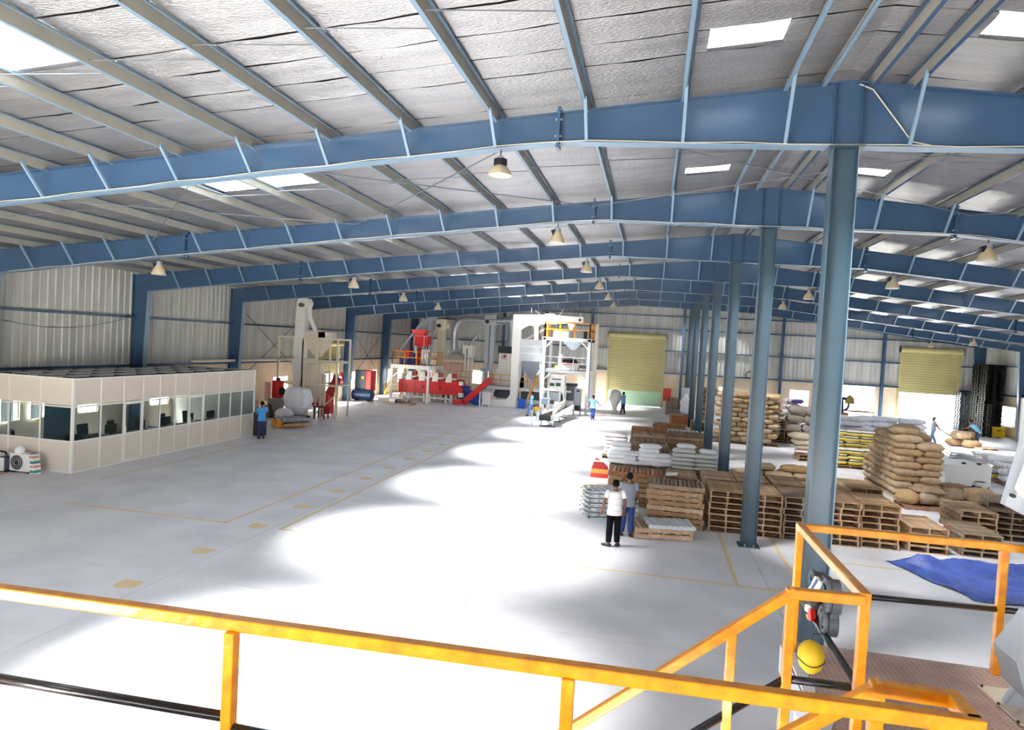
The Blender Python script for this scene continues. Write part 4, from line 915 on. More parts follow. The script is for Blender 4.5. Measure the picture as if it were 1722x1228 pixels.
MB().prism([(-.3, -.25, .47), (.3, -.2, .48), (.25, .15, .5), (-.2, .1, .55)], (0, 0, .02)).ob('paper', 'paper', mc); MB().tube([(-.05, .05, .5), (.05, 0, .62), (.22, .05, .6), (.25, .1, .5)], .03, 6).ob('hose', 'black', mc)
BX(-24.2, -22.6, 16.75, 17.0, 0, .015).ob('cardboard_sheet', 'carton', None, label='flat brown cardboard sheet on floor before the old appliance', cat='cardboard')
for i in range(3): sack((-24.35, 17.15, i*.34), 1.2, (.85, .6, .4), 'sack_lilac', 'pale full sack at far left beside the office, %s up' % ORD[i], 'sacks by the office')
BX(-20.9, -20.45, 27.55, 27.95, 0, 1.1).ob('dark_bin', 'dark', None, label='dark grey upright cabinet at the far corner of the office', cat='cabinet')
# ================================================================== LEFT CLEANING LINE
def part(o, name, m, *bx, bev=0, **k):
    q = BX(*bx).ob(name, m, o, w=True, **k); return bevel(q, bev) if bev else q
Y = 35.2
a = PY(482, 700, Y); b = PY(512, 505, Y)
ev = thing('bucket_elevator', (a.x+.3, Y, 0), 'tall white bucket elevator tower near left wall, motor on top', 'elevator')
tx = PY(503, 600, Y).x; tz = PY(505, 503, Y).z
part(ev, 'leg_casing', 'machine_white', tx-.36, tx+.26, Y, Y+.5, .35, tz-.5); part(ev, 'boot', 'machine_white', tx-.5, tx+.4, Y-.1, Y+.6, .05, .6)
for z in (1.4, 2.6, 3.4, 4.6, 5.6): part(ev, 'joint_flange', 'machine_cream', tx-.4, tx+.3, Y-.03, Y+.53, z, z+.03)
MB().prism([(tx-.3, Y-.02, tz-.5), (tx+.4, Y-.02, tz-.5), (tx+.5, Y-.02, tz-.2), (tx+.35, Y-.02, tz+.05), (tx-.2, Y-.02, tz+.05), (tx-.3, Y-.02, tz-.15)], (0, .55, 0)).ob('head', 'machine_white', ev, w=True)
MB().cyl((tx+.1, Y-.3, tz-.35), .12, .3, 12, 1).ob('motor', 'dark_grey', ev, True, w=True)
MB().tube([(tx+.42, Y+.2, tz-.4), (tx+.5, Y+.2, tz-1.1), (tx+.9, Y+.3, PY(522, 560, Y).z)], .13, 10).ob('discharge_pipe', 'machine_white', ev, True, w=True)
fr = thing('hopper_tower', (PY(560, 690, Y).x, Y, 0), 'cream steel frame carrying a square hopper left of shutter', 'frame')
Zp = lambda x, y: PY(x, y, Y)
px_ = {n: PY(x, 640, Y).x for n, x in (('a', 466), ('b', 507), ('c', 531), ('d', 565))}
top_z = PY(540, 570, Y).z
for n in ('a', 'b', 'c', 'd'):
    for dy in (0, 1.6): part(fr, 'post', 'machine_cream', px_[n]-.05, px_[n]+.05, Y+dy, Y+dy+.1, 0, top_z-(.05 if n == 'a' else 0))
for z in (top_z, PY(540, 609, Y).z, PY(540, 648, Y).z):
    for dy in (0, 1.6): part(fr, 'beam', 'machine_cream', px_['a'], px_['d'], Y+dy+.02, Y+dy+.08, z-.06, z+.06)
    for n in ('a', 'd'): part(fr, 'cross_beam', 'machine_cream', px_[n]-.04, px_[n]+.04, Y, Y+1.7, z-.05, z+.05)
hz = PY(525, 601, Y).z; hx0, hx1 = PY(503, 580, Y).x, PY(542, 580, Y).x; hc = PY(523, 601, Y).x
def frustum(a, b, z0, z1):
    (x0, x1, y0, y1), (u0, u1, v0, v1) = a, b
    return MB().add([(x0, y0, z0), (x1, y0, z0), (x1, y1, z0), (x0, y1, z0), (u0, v0, z1), (u1, v0, z1), (u1, v1, z1), (u0, v1, z1)], [(3, 2, 1, 0), (4, 5, 6, 7), (0, 1, 5, 4), (1, 2, 6, 5), (2, 3, 7, 6), (3, 0, 4, 7)])
frustum((hc-.15, hc+.15, Y+.7, Y+1), (hx0, hx1, Y+.1, Y+1.5), hz, top_z).ob('hopper', 'machine_cream', fr, w=True); part(fr, 'hopper_rim', 'machine_cream', hx0, hx1+.1, Y+.1, Y+1.5, top_z+.06, top_z+.42)
part(fr, 'deck_box', 'machine_white', hx1-.35, hx1+.2, Y+.1, Y+.7, top_z+.08, top_z+.4)
zb = PY(520, 609, Y).z
MB().tube([(hc-.15, Y+.85, zb-.1), (hc-.15, Y+.85, zb-1.0), (hc-.1, Y+.85, zb-1.9), (hc-.05, Y+.85, .8)], [.5, .62, .5, .2], 20).ob('cyclone_drum', 'machine_cream', fr, True, w=True)
for x0, x1 in ((px_['a'], px_['b']), (px_['c'], px_['d'])): MB().bar((x0, Y+.05, .2), (x1, Y+.05, 1.4), .06).ob('diagonal', 'machine_cream', fr, w=True)
Yg = 36.9
gf = thing('gravity_separator', (PY(548, 700, Yg).x, Yg, 0), 'red separator body in a cream braced frame before the left shutter', 'machine')
gx0, gx1 = PY(527, 690, 34.9).x, PY(561, 690, 36.9).x
for x in (gx0, gx1):
    for y in (35.6, 37.2): part(gf, 'post', 'machine_cream', x-.06, x+.06, y, y+.1, 0, 2.55)
for z in (1.25, 2.5):
    for y in (35.62, 37.2): part(gf, 'beam', 'machine_cream', gx0, gx1, y, y+.08, z-.07, z+.07)
for s0, s1 in ((gx0, (gx0+gx1)/2), ((gx0+gx1)/2, gx1)): MB().bar((s0, 35.66, .45), ((gx0+gx1)/2, 35.66, 1.2) if s0 == gx0 else (s1, 35.66, .45), .06, .05).ob('brace', 'machine_cream', gf, w=True)
part(gf, 'red_housing', 'red', gx0-.9, gx1-.2, 36.0, 37.0, .6, 1.35, bev=.04); part(gf, 'red_leg', 'red', gx1-.45, gx1-.2, 35.8, 36.0, 0, 1.1); part(gf, 'red_panel', 'red', gx1-.5, gx1-.12, 36.3, 37.1, .1, 1.3)
MB().bar((gx0+.2, 36.3, 1.3), (gx0+.75, 36.3, 2.4), .12, .5).ob('chute', 'red_dull', gf, w=True)
MB().cyl((gx1-.9, 36.3, 2.75), .2, .5, 14, 1).ob('motor', 'olive', gf, True, w=True); part(gf, 'motor_base', 'dark', gx1-1.2, gx1-.4, 36.2, 36.9, 2.57, 2.62)
tb = thing('red_stool', (PY(540, 700, 35).x, 34.9, 0), 'dark red square stool standing in front of the cream frame', 'stool')
part(tb, 'seat', 'dark_red', tb.location.x-.38, tb.location.x+.38, 34.7, 35.3, .66, .72)
for x in (-.33, .3):
    for y in (34.72, 35.2): part(tb, 'leg', 'dark', tb.location.x+x, tb.location.x+x+.05, y, y+.05, 0, .66)
rv = thing('red_blower', (PY(463, 690, 34).x, 34.0, 0), 'red round blower on a pale cabinet left of elevator tower', 'machine')
bx_ = rv.location.x
part(rv, 'cabinet', 'galv', bx_-.35, bx_+.35, 33.7, 34.3, .1, 1.1, bev=.02); MB().lathe([(.3, 0), (.34, .1), (.32, .85), (.36, .95), (.3, 1.0), (0, 1.02)], (bx_+.05, 34.1, 1.12), 16).ob('vessel', 'red', rv, True, w=True)
MB().cyl((bx_+.05, 34.1, 2.1), .13, .18, 12).ob('cap', 'dark', rv, True, w=True); MB().cyl((bx_+.42, 33.85, 1.55), .22, .12, 14, 1).ob('pulley', 'dark', rv, True, w=True); MB().cyl((bx_-.15, 33.68, .65), .04, .03, 8, 1).ob('gauge', 'dark', rv, w=True)
part(rv, 'back_panel', 'pink', bx_-.75, bx_-.4, 34.0, 34.1, .9, 2.0)
for x in (-.3, .25): part(rv, 'foot', 'dark', bx_+x, bx_+x+.08, 33.75, 34.25, 0, .1)
w_ = PY(503, 690, 34.0)
wm = thing('wrapped_machine', (w_.x, 33.9, 0), 'machine wrapped in shiny white plastic sheet on small castors', 'machine')
vs = []; fs = []; n = 22
prof = [(.06, .22), (.32, .3), (.62, .75), (.72, 1.15), (.6, 1.75), (.4, 1.85), (0, 1.88)]
for r_, z in prof:
    for j in range(n):
        t = 2*math.pi*j/n; q = max(abs(math.cos(t)), abs(math.sin(t)))**.6; d = 1+.16*noise.noise(Vector((math.cos(t)*2.4, math.sin(t)*2.4, z*2.6)))
        vs.append((w_.x+r_*1.1*math.cos(t)/q*d, 33.9+r_*.8*math.sin(t)/q*d, z))
for i in range(len(prof)-1):
    for j in range(n): fs.append((i*n+j, i*n+(j+1) % n, (i+1)*n+(j+1) % n, (i+1)*n+j))
MB().add(vs, fs).ob('plastic_cover', 'plastic_wrap', wm, w=True)
part(wm, 'chassis', 'dark', w_.x-.55, w_.x+.55, 33.5, 34.3, .12, .22)
for x in (-.5, .45):
    for y in (33.5, 34.2): MB().cyl((w_.x+x, y, .06), .06, .05, 10, 1).ob('castor', 'black', wm, w=True)
pt = thing('pallet_truck', (-21.3, 30.4, 0), 'yellow hand pallet truck carrying a pallet of foil packs', 'pallet truck', None, 1.05)
for y in (-.2, .2): BX(0, 1.3, y-.08, y+.08, .05, .12).ob('fork', 'yellow', pt)
BX(-.25, .05, -.3, .3, .1, .45).ob('pump_body', 'yellow', pt); MB().bar((-.2, 0, .4), (-.55, 0, 1.25), .04).ob('drawbar', 'black', pt); MB().tube([(-.56, -.15, 1.25), (-.56, .15, 1.25)], .02, 8).ob('handle', 'black', pt)
for y in (-.12, .12): MB().cyl((-.2, y-.03, .1), .1, .06, 14, 1).ob('steer_wheel', 'cream_cloth', pt, True)
c, s_ = math.cos(1.05), math.sin(1.05)
pallet((-21.3+c*.75, 30.4+s_*.75, .125), 1.05+math.pi/2, 'wood', 'wooden pallet on the yellow truck forks under foil packs', None, False, .13, 1.5, 1.0)
for i in range(8):
    u, v = .2+.36*(i % 4), -.24+.48*(i//4); sack((-21.3+c*u-s_*v, 30.4+s_*u+c*v, .26), 1.05+R.uniform(-.3, .3), (.42, .46, .3), 'crinkle', 'crinkled silver foil pack on the yellow truck pallet, %s in %s row' % (ORD[i % 4], ('front', 'rear')[i//4]), 'foil packs', 'foil_pack', 'pack')
MB().ell((0, 0, .36), (.55, .4, .36)).ob('lilac_bundle', 'sack_lilac', None, 'all', loc=(PY(478, 698, 33).x, 33.0, 0), label='pale lilac cloth bundle on floor before the wrapped machine', cat='bundle')
for i, (x, y) in enumerate([(-24.2, 33.4), (-24.0, 32.6), (-23.8, 31.8)]): MB().box(-.3, .3, -.25, .25, 0, .7+.2*i).ob('storage_box', ['rust_box', 'machine_white', 'carton'][i], None, loc=(x, y, 0), rz=.2*i, label='%s box stacked behind the man at the office corner' % ['rusty brown', 'white', 'cardboard'][i], cat='box')
cb = thing('air_compressor', (-24.5, 47.0, 0), 'dark grey cabinet air compressor with red end and round tank', 'compressor')
for (x0, x1, m, nme) in ((-24.95, -24.05, 'dark_grey', 'cabinet'), (-24.05, -23.6, 'red', 'red_end')): part(cb, nme, m, x0, x1, 46.6, 47.5, .75, 2.3, bev=.03)
part(cb, 'label_plate', 'lemon', -24.4, -24.2, 46.58, 46.6, 1.65, 1.85); MB().tube([(-25.0, 46.5, .46), (-24.93, 46.5, .46), (-23.4, 46.5, .46), (-23.33, 46.5, .46)], [.3, .4, .4, .3], 16).ob('tank', 'dark_blue', cb, True, w=True)
for x in (-24.7, -23.7): part(cb, 'foot', 'dark', x-.05, x+.05, 46.3, 47.3, 0, .1); part(cb, 'support', 'dark', x-.04, x+.04, 46.9, 47.4, .08, .76)
def ext(x, y, z, lab):
    o = thing('fire_extinguisher', (x, y, z), lab, 'fire extinguisher')
    MB().lathe([(0, 0), (.09, 0), (.1, .05), (.1, .45), (.05, .54), (.03, .6), (0, .6)], n=14).ob('cylinder', 'red', o, True); MB().bar((-.02, 0, .6), (.1, 0, .66), .03).ob('handle', 'black', o); MB().tube([(.02, -.03, .6), (.12, -.05, .5), (.12, -.05, .2)], .015, 6).ob('hose', 'black', o)
    BX(-.101, .101, -.103, -.09, .2, .36).ob('paper_label', 'paper', o); BX(-.14, .14, .1, .13, -.15, .7).ob('back_board', 'dark_red', o)
ex = PX(571, 637, XL+.2); ext(XL+.3, ex.y, ex.z-.2, 'red fire extinguisher mounted on left wall beside the tapered column')
ext(PY(1703, 735, 55).x, 55, .15, 'red fire extinguisher standing by the right corner column')

# ================================================================== RED ROASTING LINE
def z3(x, y): return (640+x/6.14, 500+y/6.14)
def z4(x, y): return (820+x/5.34, 500+y/5.34)
def bz(zf_, x0, y0, x1, y1, Y, d):
    p, q = zf_(x0, y0), zf_(x1, y1); return bxp(p[0], p[1], q[0], q[1], Y, d)
def P3(x, y, Y): return PY(*z3(x, y), Y)
def P4(x, y, Y): return PY(*z4(x, y), Y)
Y = 48.1
mz = thing('mezzanine', (-21, Y, 0), 'white steel mezzanine with yellow railing above the red machine', 'platform')
dz = P3(300, 700, Y).z; x0, x1 = P3(107, 900, Y).x, P3(485, 900, Y).x
for x in (x0, x1):
    for y in (Y, Y+3.4): part(mz, 'post', 'machine_white', x-.08, x+.08, y, y+.16, 0, dz-.3)
for y in (Y, Y+3.4): part(mz, 'edge_beam', 'machine_white', x0-.1, x1+.1, y-.02, y+.1, dz-.3, dz)
for x in (x0, x1): part(mz, 'edge_beam', 'machine_white', x-.06, x+.06, Y+.1, Y+3.4, dz-.3, dz)
part(mz, 'deck_plate', 'grey_paint', x0, x1, Y+.1, Y+3.4, dz-.03, dz)
for a, b in (((x0, dz-1.05), (x0+.85, dz-.3)), ((x1, dz-1.05), (x1-.85, dz-.3))): MB().bar((a[0], Y+.05, a[1]), (b[0], Y+.05, b[1]), .08).ob('knee_brace', 'machine_white', mz, w=True)
def yrail(par, pts, h=1.05, z0=None, step=1.2, m='yellow', t=.05):
    for p, q in zip(pts, pts[1:]):
        p, q = Vector(p), Vector(q)
        for f_ in (h, h*.55): MB().bar(p+Vector((0, 0, f_)), q+Vector((0, 0, f_)), t).ob('rail', m, par, w=True)
        k = max(1, round((q-p).length/step))
        for i in range(k+1): c = p+(q-p)*i/k; MB().bar(c, c+Vector((0, 0, h)), t, t, (0, 1, 0)).ob('rail_post', m, par, w=True)
yrail(mz, [(x0, Y+3.3, dz), (x0, Y+.05, dz), (x1, Y+.05, dz), (x1, Y+3.3, dz)])
rt = thing('red_silo', (P3(400, 600, 49.5).x, 49.5, dz), 'bright red box silo with a flared bowl on the mezzanine', 'machine')
part(rt, 'silo_box', 'red', *bz(z3, 345, 400, 487, 515, 49.4, .9)); part(rt, 'neck', 'red', *bz(z3, 368, 515, 412, 690, 49.6, .5))
for q in ((340, 398, 348, 520), (446, 398, 452, 520), (340, 398, 488, 404), (340, 514, 448, 520)): part(rt, 'trim', 'pink', *bz(z3, *q, 49.37, .04))
a, b = P3(345, 395, 49.8), P3(487, 395, 49.8); t_ = P3(415, 338, 49.8).z
frustum((a.x+.25, b.x-.25, 49.5, 50.1), (a.x-.05, b.x+.05, 49.2, 50.4), a.z-.05, t_).ob('flared_bowl', 'red', rt, w=True)
for i, x in enumerate((215, 265)):
    p = P3(x, 690, 48.6); d = thing('blue_drum', (p.x, 48.7, dz), 'blue plastic drum on the mezzanine, %s of two' % ('left', 'right')[i], 'drum', 'blue drums')
    MB().lathe([(0, 0), (.2, 0), (.22, .1), (.21, .2), (.22, .3), (.2, .42), (0, .44)], n=14).ob('body', 'royal', d, True); MB().lathe([(.205, .4), (.215, .42), (.205, .45), (0, .45)], n=14).ob('lid', 'dark_blue', d, True)
p = P3(272, 620, 49.2); o = thing('red_feeder', (p.x, 49.3, dz), 'red funnel feeder behind the blue drums', 'machine'); part(o, 'funnel', 'red', *bz(z3, 252, 545, 297, 628, 49.2, .5)); part(o, 'stand', 'grey_paint', *bz(z3, 262, 628, 290, 690, 49.2, .4))
p = P3(330, 640, 49); o = thing('blue_motor_unit', (p.x, 49, dz), 'dark blue upright motor unit beside the red neck', 'machine'); part(o, 'body', 'royal', *bz(z3, 310, 580, 340, 690, 48.9, .4)); MB().cyl((p.x+.15, 49.2, dz+.9), .17, .6, 12).ob('can', 'galv', o, True, w=True)
for i, x in enumerate((430, 462, 488)):
    p = P3(x, 640, 48.9); o = thing('steel_cyclone', (p.x, 49, dz), 'shiny steel cyclone canister on mezzanine, %s from left' % ORD[i], 'cyclone', 'steel cyclones')
    MB().lathe([(.05, .15), (.06, .3), (.15, .7), (.16, 1.25), (.05, 1.3), (.05, 1.5)], n=14).ob('shell', 'galv', o, True)
    for u in (-.14, .12): part(o, 'leg', 'machine_white', p.x+u, p.x+u+.03, 48.95, 48.98, dz, dz+.8)
o = thing('white_blower', (P3(480, 510, 49.3).x, 49.3, dz), 'pale box blower with dark motor beside red silo', 'machine'); part(o, 'box', 'grey_paint', *bz(z3, 447, 492, 508, 570, 49.6, .3)); p = P3(475, 525, 49.3); MB().cyl(p, .16, .35, 12, 1).ob('motor', 'dark', o, True, w=True); part(o, 'stand', 'machine_white', p.x-.05, p.x+.05, 49.6, 49.7, dz, p.z)
# long red drum body
Y = 49.2
rm = thing('red_roaster', (P3(500, 950, Y).x, Y, 0), 'long red enclosed machine body on white legs under mezzanine', 'machine')
A = [P3(x, y, Y) for x, y in ((185, 848), (185, 975), (800, 1017), (850, 965), (805, 870), (500, 850))]
MB().prism([(a.x, Y, a.z) for a in A], (0, 1.5, 0)).ob('housing', 'red', rm, w=True)
for x in (262, 352, 505, 610): p, q = P3(x, 860, Y-.01), P3(x, 990, Y-.01); MB().bar(p, q, .02, .02, (0, 1, 0)).ob('panel_seam', 'dark_red', rm, w=True)
for x, y in ((430, 925), (445, 925), (610, 940), (622, 940), (265, 915), (228, 900)): p = P3(x, y, Y-.02); part(rm, 'latch', 'dark', p.x-.03, p.x+.03, Y-.04, Y, p.z-.08, p.z+.08)
part(rm, 'rear_bonnet', 'red_dull', P3(300, 840, Y).x, P3(820, 840, Y).x, Y+.3, Y+1.3, P3(300, 850, Y).z-.3, P3(300, 825, Y).z)
for x in (222, 283, 440, 500, 667, 727):
    p = P3(x, 1080, Y); part(rm, 'leg', 'machine_white', p.x-.07, p.x+.07, Y+.05, Y+.2, 0, P3(x, 985, Y).z)
    part(rm, 'leg', 'machine_white', p.x-.07, p.x+.07, Y+1.2, Y+1.35, 0, P3(x, 985, Y).z)
for a, b in ((222, 440), (500, 727)): part(rm, 'foot_beam', 'machine_white', P3(a, 1050, Y).x, P3(b, 1050, Y).x, Y+.06, Y+.16, .28, .4)
part(rm, 'end_spout', 'machine_white', *bz(z3, 800, 990, 845, 1035, Y-.1, .4)); MB().cyl(P3(850, 945, Y+.3), .25, .5, 14, 0).ob('end_motor', 'royal', rm, True, w=True); part(rm, 'end_box', 'machine_white', *bz(z3, 808, 872, 845, 912, Y-.08, .3))
for i, x in enumerate((258, 393, 530, 668)):
    y = 760+10*i; o = thing('feeder_hood', (P3(x+35, y+80, Y).x, Y, P3(x, y+90, Y).z), 'pale grey wedge hood on top of red machine, %s from left' % ORD[i], 'hood', 'feeder hoods')
    MB().prism([(p.x, Y-.06, p.z) for p in (P3(x, y+90, Y), P3(x+66, y+92, Y), P3(x+66, y+3, Y), P3(x+38, y, Y), P3(x+8, y+45, Y))], (0, .5, 0)).ob('hood_shell', 'machine_white', o, w=True)
    part(o, 'red_box', 'red_dull', *bz(z3, x+66, y+2, x+106, y+46, Y+.1, .4)); part(o, 'bracket', 'machine_white', *bz(z3, x+64, y+52, x+104, y+66, Y, .4))
o = thing('feed_funnel', (P3(215, 800, Y).x, Y, P3(215, 845, Y).z), 'pale open funnel at the left end of red machine', 'funnel'); p, q = P3(195, 785, Y), P3(258, 785, Y)
frustum((p.x+.2, q.x-.2, Y+.15, Y+.45), (p.x, q.x, Y, Y+.7), P3(215, 808, Y).z, p.z).ob('funnel', 'machine_white', o, w=True); part(o, 'stem', 'machine_white', *bz(z3, 203, 806, 228, 845, Y+.1, .3))
ic = thing('red_conveyor', (P3(900, 1090, 48.6).x, 48.6, 0), 'red inclined conveyor rising to the right of the red machine', 'conveyor')
MB().bar(P3(755, 1080, 48.7), P3(880, 1083, 48.7), .55, .32).ob('lower_bed', 'red', ic, w=True); MB().bar(P3(865, 1085, 48.7), P3(1115, 865, 48.7), .55, .42).ob('inclined_bed', 'red', ic, w=True)
p = P3(1110, 870, 48.4); MB().cyl(p, .28, .6, 16, 1).ob('head_drum', 'red_dull', ic, True, w=True)
for x, y in ((795, 1095), (850, 1095)): p = P3(x, y, 48.6); part(ic, 'foot', 'machine_white', p.x-.04, p.x+.04, 48.5, 48.6, 0, .25)
p = P3(1030, 930, 48.6); part(ic, 'prop', 'machine_white', p.x-.05, p.x+.05, 48.6, 48.7, 0, p.z)
bc = thing('blue_crate', (P3(930, 1040, 50.5).x, 50.5, 0), 'bright blue plastic crate behind the red conveyor', 'crate'); x0_, x1_ = P3(850, 1000, 50.5).x, P3(1012, 1000, 50.5).x
for y in (50.5, 51.4): part(bc, 'side_wall', 'blue_plastic', x0_, x1_, y, y+.05, .1, 1.0)
for x in (x0_, x1_-.05): part(bc, 'end_wall', 'blue_plastic', x, x+.05, 50.5, 51.4, .1, 1.0)
part(bc, 'base', 'blue_plastic', x0_, x1_, 50.5, 51.4, .05, .12); part(bc, 'rim', 'blue_plastic', x0_-.04, x1_+.04, 50.46, 50.5, .9, 1.02)
o = sack((P3(990, 1070, 49.8).x, 49.9, 0), .4, (.8, .6, .7), 'blue_plastic', 'crumpled blue plastic bag beside the blue crate', None, 'bag', 'bag')
# hood, ducts, elevators behind
Y = 53
hd = thing('exhaust_hood', (P3(760, 700, Y).x, Y, 0), 'cream exhaust hood with tall galvanised duct over an oven', 'hood')
a, b = P3(632, 640, Y), P3(885, 655, Y); c0, c1 = P3(700, 585, Y), P3(785, 585, Y)
frustum((a.x, b.x, Y, Y+2.4), (c0.x, c1.x, Y+.8, Y+1.6), a.z, c0.z).ob('canopy', 'machine_cream', hd, w=True); part(hd, 'canopy_rim', 'machine_cream', a.x, b.x, Y, Y+2.4, a.z-.2, a.z)
t0 = P3(760, 530, Y); frustum((c0.x+.05, c1.x-.05, Y+.85, Y+1.55), (t0.x-.2, t0.x+.2, Y+1, Y+1.4), c0.z, t0.z).ob('transition', 'galv', hd, w=True)
for x in (640, 700, 820, 880):
    p = P3(x, 700, Y); part(hd, 'post', 'machine_cream', p.x-.06, p.x+.06, Y+.1, Y+.22, 0, a.z-.2)
part(hd, 'oven_top', 'pink', *bz(z3, 650, 680, 870, 760, Y+.5, 1.6)); part(hd, 'oven_body', 'machine_cream', a.x+.3, b.x-.4, Y+.3, Y+2, .9, P3(760, 765, Y).z); part(hd, 'oven_base', 'dark', a.x+.4, b.x-.5, Y+.4, Y+1.9, 0, .9)
dk = [P3(x, y, Y+1.2) for x, y in ((760, 540), (763, 430), (770, 340), (795, 270), (840, 235), (900, 228), (1040, 242), (1350, 245))]
MB().tube(dk, .33, 14).ob('duct', 'galv', hd, True, w=True)
MB().tube([P3(x, y, Y+1.2) for x, y in ((1350, 245), (1352, 420))]+[P3(1345, 520, Y+1.2)], [.33, .33, .6], 14).ob('duct_drop', 'galv', hd, True, w=True)
for i in (1, 2, 5, 6): MB().tube([dk[i]-Vector((0, .0, .03)) if i < 3 else dk[i]-Vector((.03, 0, 0)), dk[i]+Vector((0, 0, .03)) if i < 3 else dk[i]+Vector((.03, 0, 0))], .36, 14).ob('duct_joint', 'galv', hd, True, w=True)
o = thing('white_cooler', (P3(900, 700, 52.6).x, 52.6, 0), 'white angled box machine on legs right of the exhaust hood', 'machine')
MB().prism([(p.x, 52.6, p.z) for p in (P3(848, 495, 52.6), P3(950, 500, 52.6), P3(945, 620, 52.6), P3(900, 625, 52.6), P3(848, 580, 52.6))], (0, 1, 0)).ob('box', 'machine_white', o, w=True); part(o, 'slot', 'dark', *bz(z3, 888, 530, 896, 610, 52.58, .05))
for x in (870, 905, 942): p = P3(x, 700, 52.6); part(o, 'leg', 'machine_white', p.x-.05, p.x+.05, 52.6, 52.7, 0, P3(x, 600, 52.6).z)
def twin(xa, xb, ytop, yhead, Y, m, lab, ybot=None, single=False):
    pa = P3(xa, 600, Y); pb = P3(xb, 600, Y); zt = P3(xa, yhead, Y).z; o = thing('grain_elevator', ((pa.x+pb.x)/2, Y, 0), lab, 'elevator')
    for p in ((pa,) if single else (pa, pb)): part(o, 'leg_casing', m, p.x-.17, p.x+.17, Y, Y+.4, .5, zt)
    part(o, 'head', m, pa.x-.3, pb.x+.3, Y-.1, Y+.5, zt, P3(xa, ytop, Y).z); part(o, 'boot', m, pa.x-.3, pb.x+.3, Y-.1, Y+.5, .05, .6)
    part(o, 'head_spout', m, pb.x+.2, pb.x+.6, Y, Y+.4, zt+.1, zt+.5); MB().cyl((pa.x, Y-.4, zt+.3), .15, .4, 12, 1).ob('motor', 'dark', o, True, w=True)
    MB().tube([(pa.x-.2, Y, zt+.05), (pa.x-2.2, Y+.1, zt-2.6)], .11, 8).ob('spout_pipe', m, o, True, w=True)
    return o
twin(1090, 1143, 180, 290, 54, 'galv', 'grey twin leg elevator left of the white portal duct'); twin(450, 494, 140, 240, 53, 'galv', 'grey elevator head rising behind the red silo'); twin(597, 632, 225, 330, 53.5, 'machine_cream', 'cream elevator tower left of the exhaust duct')
# sorter and white portal duct
Y = 52.5
so2 = thing('optical_sorter', (P3(1280, 800, Y).x, Y, 0), 'white cabinet sorter with dark top behind the white portal duct', 'machine')
part(so2, 'cabinet', 'machine_white', *bz(z3, 1212, 580, 1400, 915, Y, 1.4), bev=.04); part(so2, 'side_box', 'machine_white', *bz(z3, 1185, 738, 1215, 852, Y, .6)); part(so2, 'top_unit', 'dark', *bz(z3, 1215, 508, 1400, 580, Y+.1, 1)); p = P3(1280, 610, Y-.02); part(so2, 'vent', 'pink', p.x-.25, p.x+.2, Y-.03, Y, p.z-.25, p.z+.2); MB().tube([(p.x, Y-.03, p.z), (p.x, Y-.05, p.z)], .1, 12).ob('fan', 'dark', so2, w=True)
sp = thing('service_platform', (P3(1220, 930, 51.5).x, 51.5, 0), 'grey service platform with yellow railing in front of the sorter', 'platform')
px0, px1, pz = P3(1090, 935, 51.5).x, P3(1800, 935, 51.5).x, P3(1200, 920, 51.5).z
part(sp, 'deck_beam', 'machine_white', px0, px1, 51.5, 54, pz-.25, pz)
for x in (px0+.1, (px0+px1)/2, px1-.1): part(sp, 'post', 'machine_white', x-.07, x+.07, 51.6, 51.74, 0, pz-.25)
yrail(sp, [(px0, 53.5, pz), (px0, 51.55, pz), (px1, 51.55, pz)], .95); part(sp, 'sieve_box', 'dark_grey', px0+.6, px1-1.2, 51.9, 53.2, .5, 1.1); part(sp, 'motor_box', 'dark_grey', px0+2.2, px0+3, 52, 52.4, pz, pz+.8)
hs = thing('hopper_bench', (P3(870, 900, 53).x, 52.3, 0), 'long cream raised bench platform behind the red machine', 'platform')
part(hs, 'bench_top', 'machine_cream', P3(610, 890, 52.3).x, P3(1060, 890, 52.3).x, 52.0, 52.9, 1.25, 1.45); yrail(hs, [(P3(790, 890, 52.3).x, 52.05, 1.45), (P3(1050, 890, 52.3).x, 52.05, 1.45)], 1.0)
for i in range(4): x = P3(630+i*130, 900, 52.3).x; part(hs, 'leg', 'machine_cream', x-.06, x+.06, 52.1, 52.2, 0, 1.25)
bn = thing('intake_bin', (P3(1090, 1050, 48.9).x, 48.9, 0), 'white intake bin with grey lid at the foot of the portal duct', 'machine')
part(bn, 'bin', 'machine_white', *bz(z3, 1048, 980, 1130, 1110, 48.8, .8)); part(bn, 'lid', 'grey_paint', *bz(z3, 1042, 958, 1150, 980, 48.7, 1)); p = P3(1060, 1120, 48.9)
for x in (P3(1052, 1100, 48.9).x, P3(1118, 1100, 48.9).x): part(bn, 'leg', 'machine_white', x-.05, x+.05, 48.85, 48.95, 0, .4)
part(bn, 'pink_box', 'pink', *bz(z3, 1130, 1030, 1180, 1058, 48.9, .5)); part(bn, 'screen_box', 'blue_light', *bz(z3, 1032, 735, 1072, 770, 50, .2)); part(bn, 'screen_post', 'machine_white', *bz(z3, 1045, 770, 1056, 960, 50.05, .1))
Y = 49.6
pd = thing('portal_duct', (P4(230, 980, Y).x, Y, 0), 'huge white portal shaped bucket conveyor duct spanning to the packing tower', 'conveyor')
kd = [0]
def pp(name, pts, m='machine_white', d=.55, Yp=None):
    kd[0] += 1; Yp = Y-.012*kd[0]; d += .02*kd[0]; return MB().prism([(p.x, Yp, p.z) for p in (P4(x, y, Yp) for x, y in pts)], (0, d, 0)).ob(name, m, pd, w=True)
pp('vertical_leg', ((195, 985), (250, 985), (297, 260), (298, 160), (230, 155), (212, 600)))
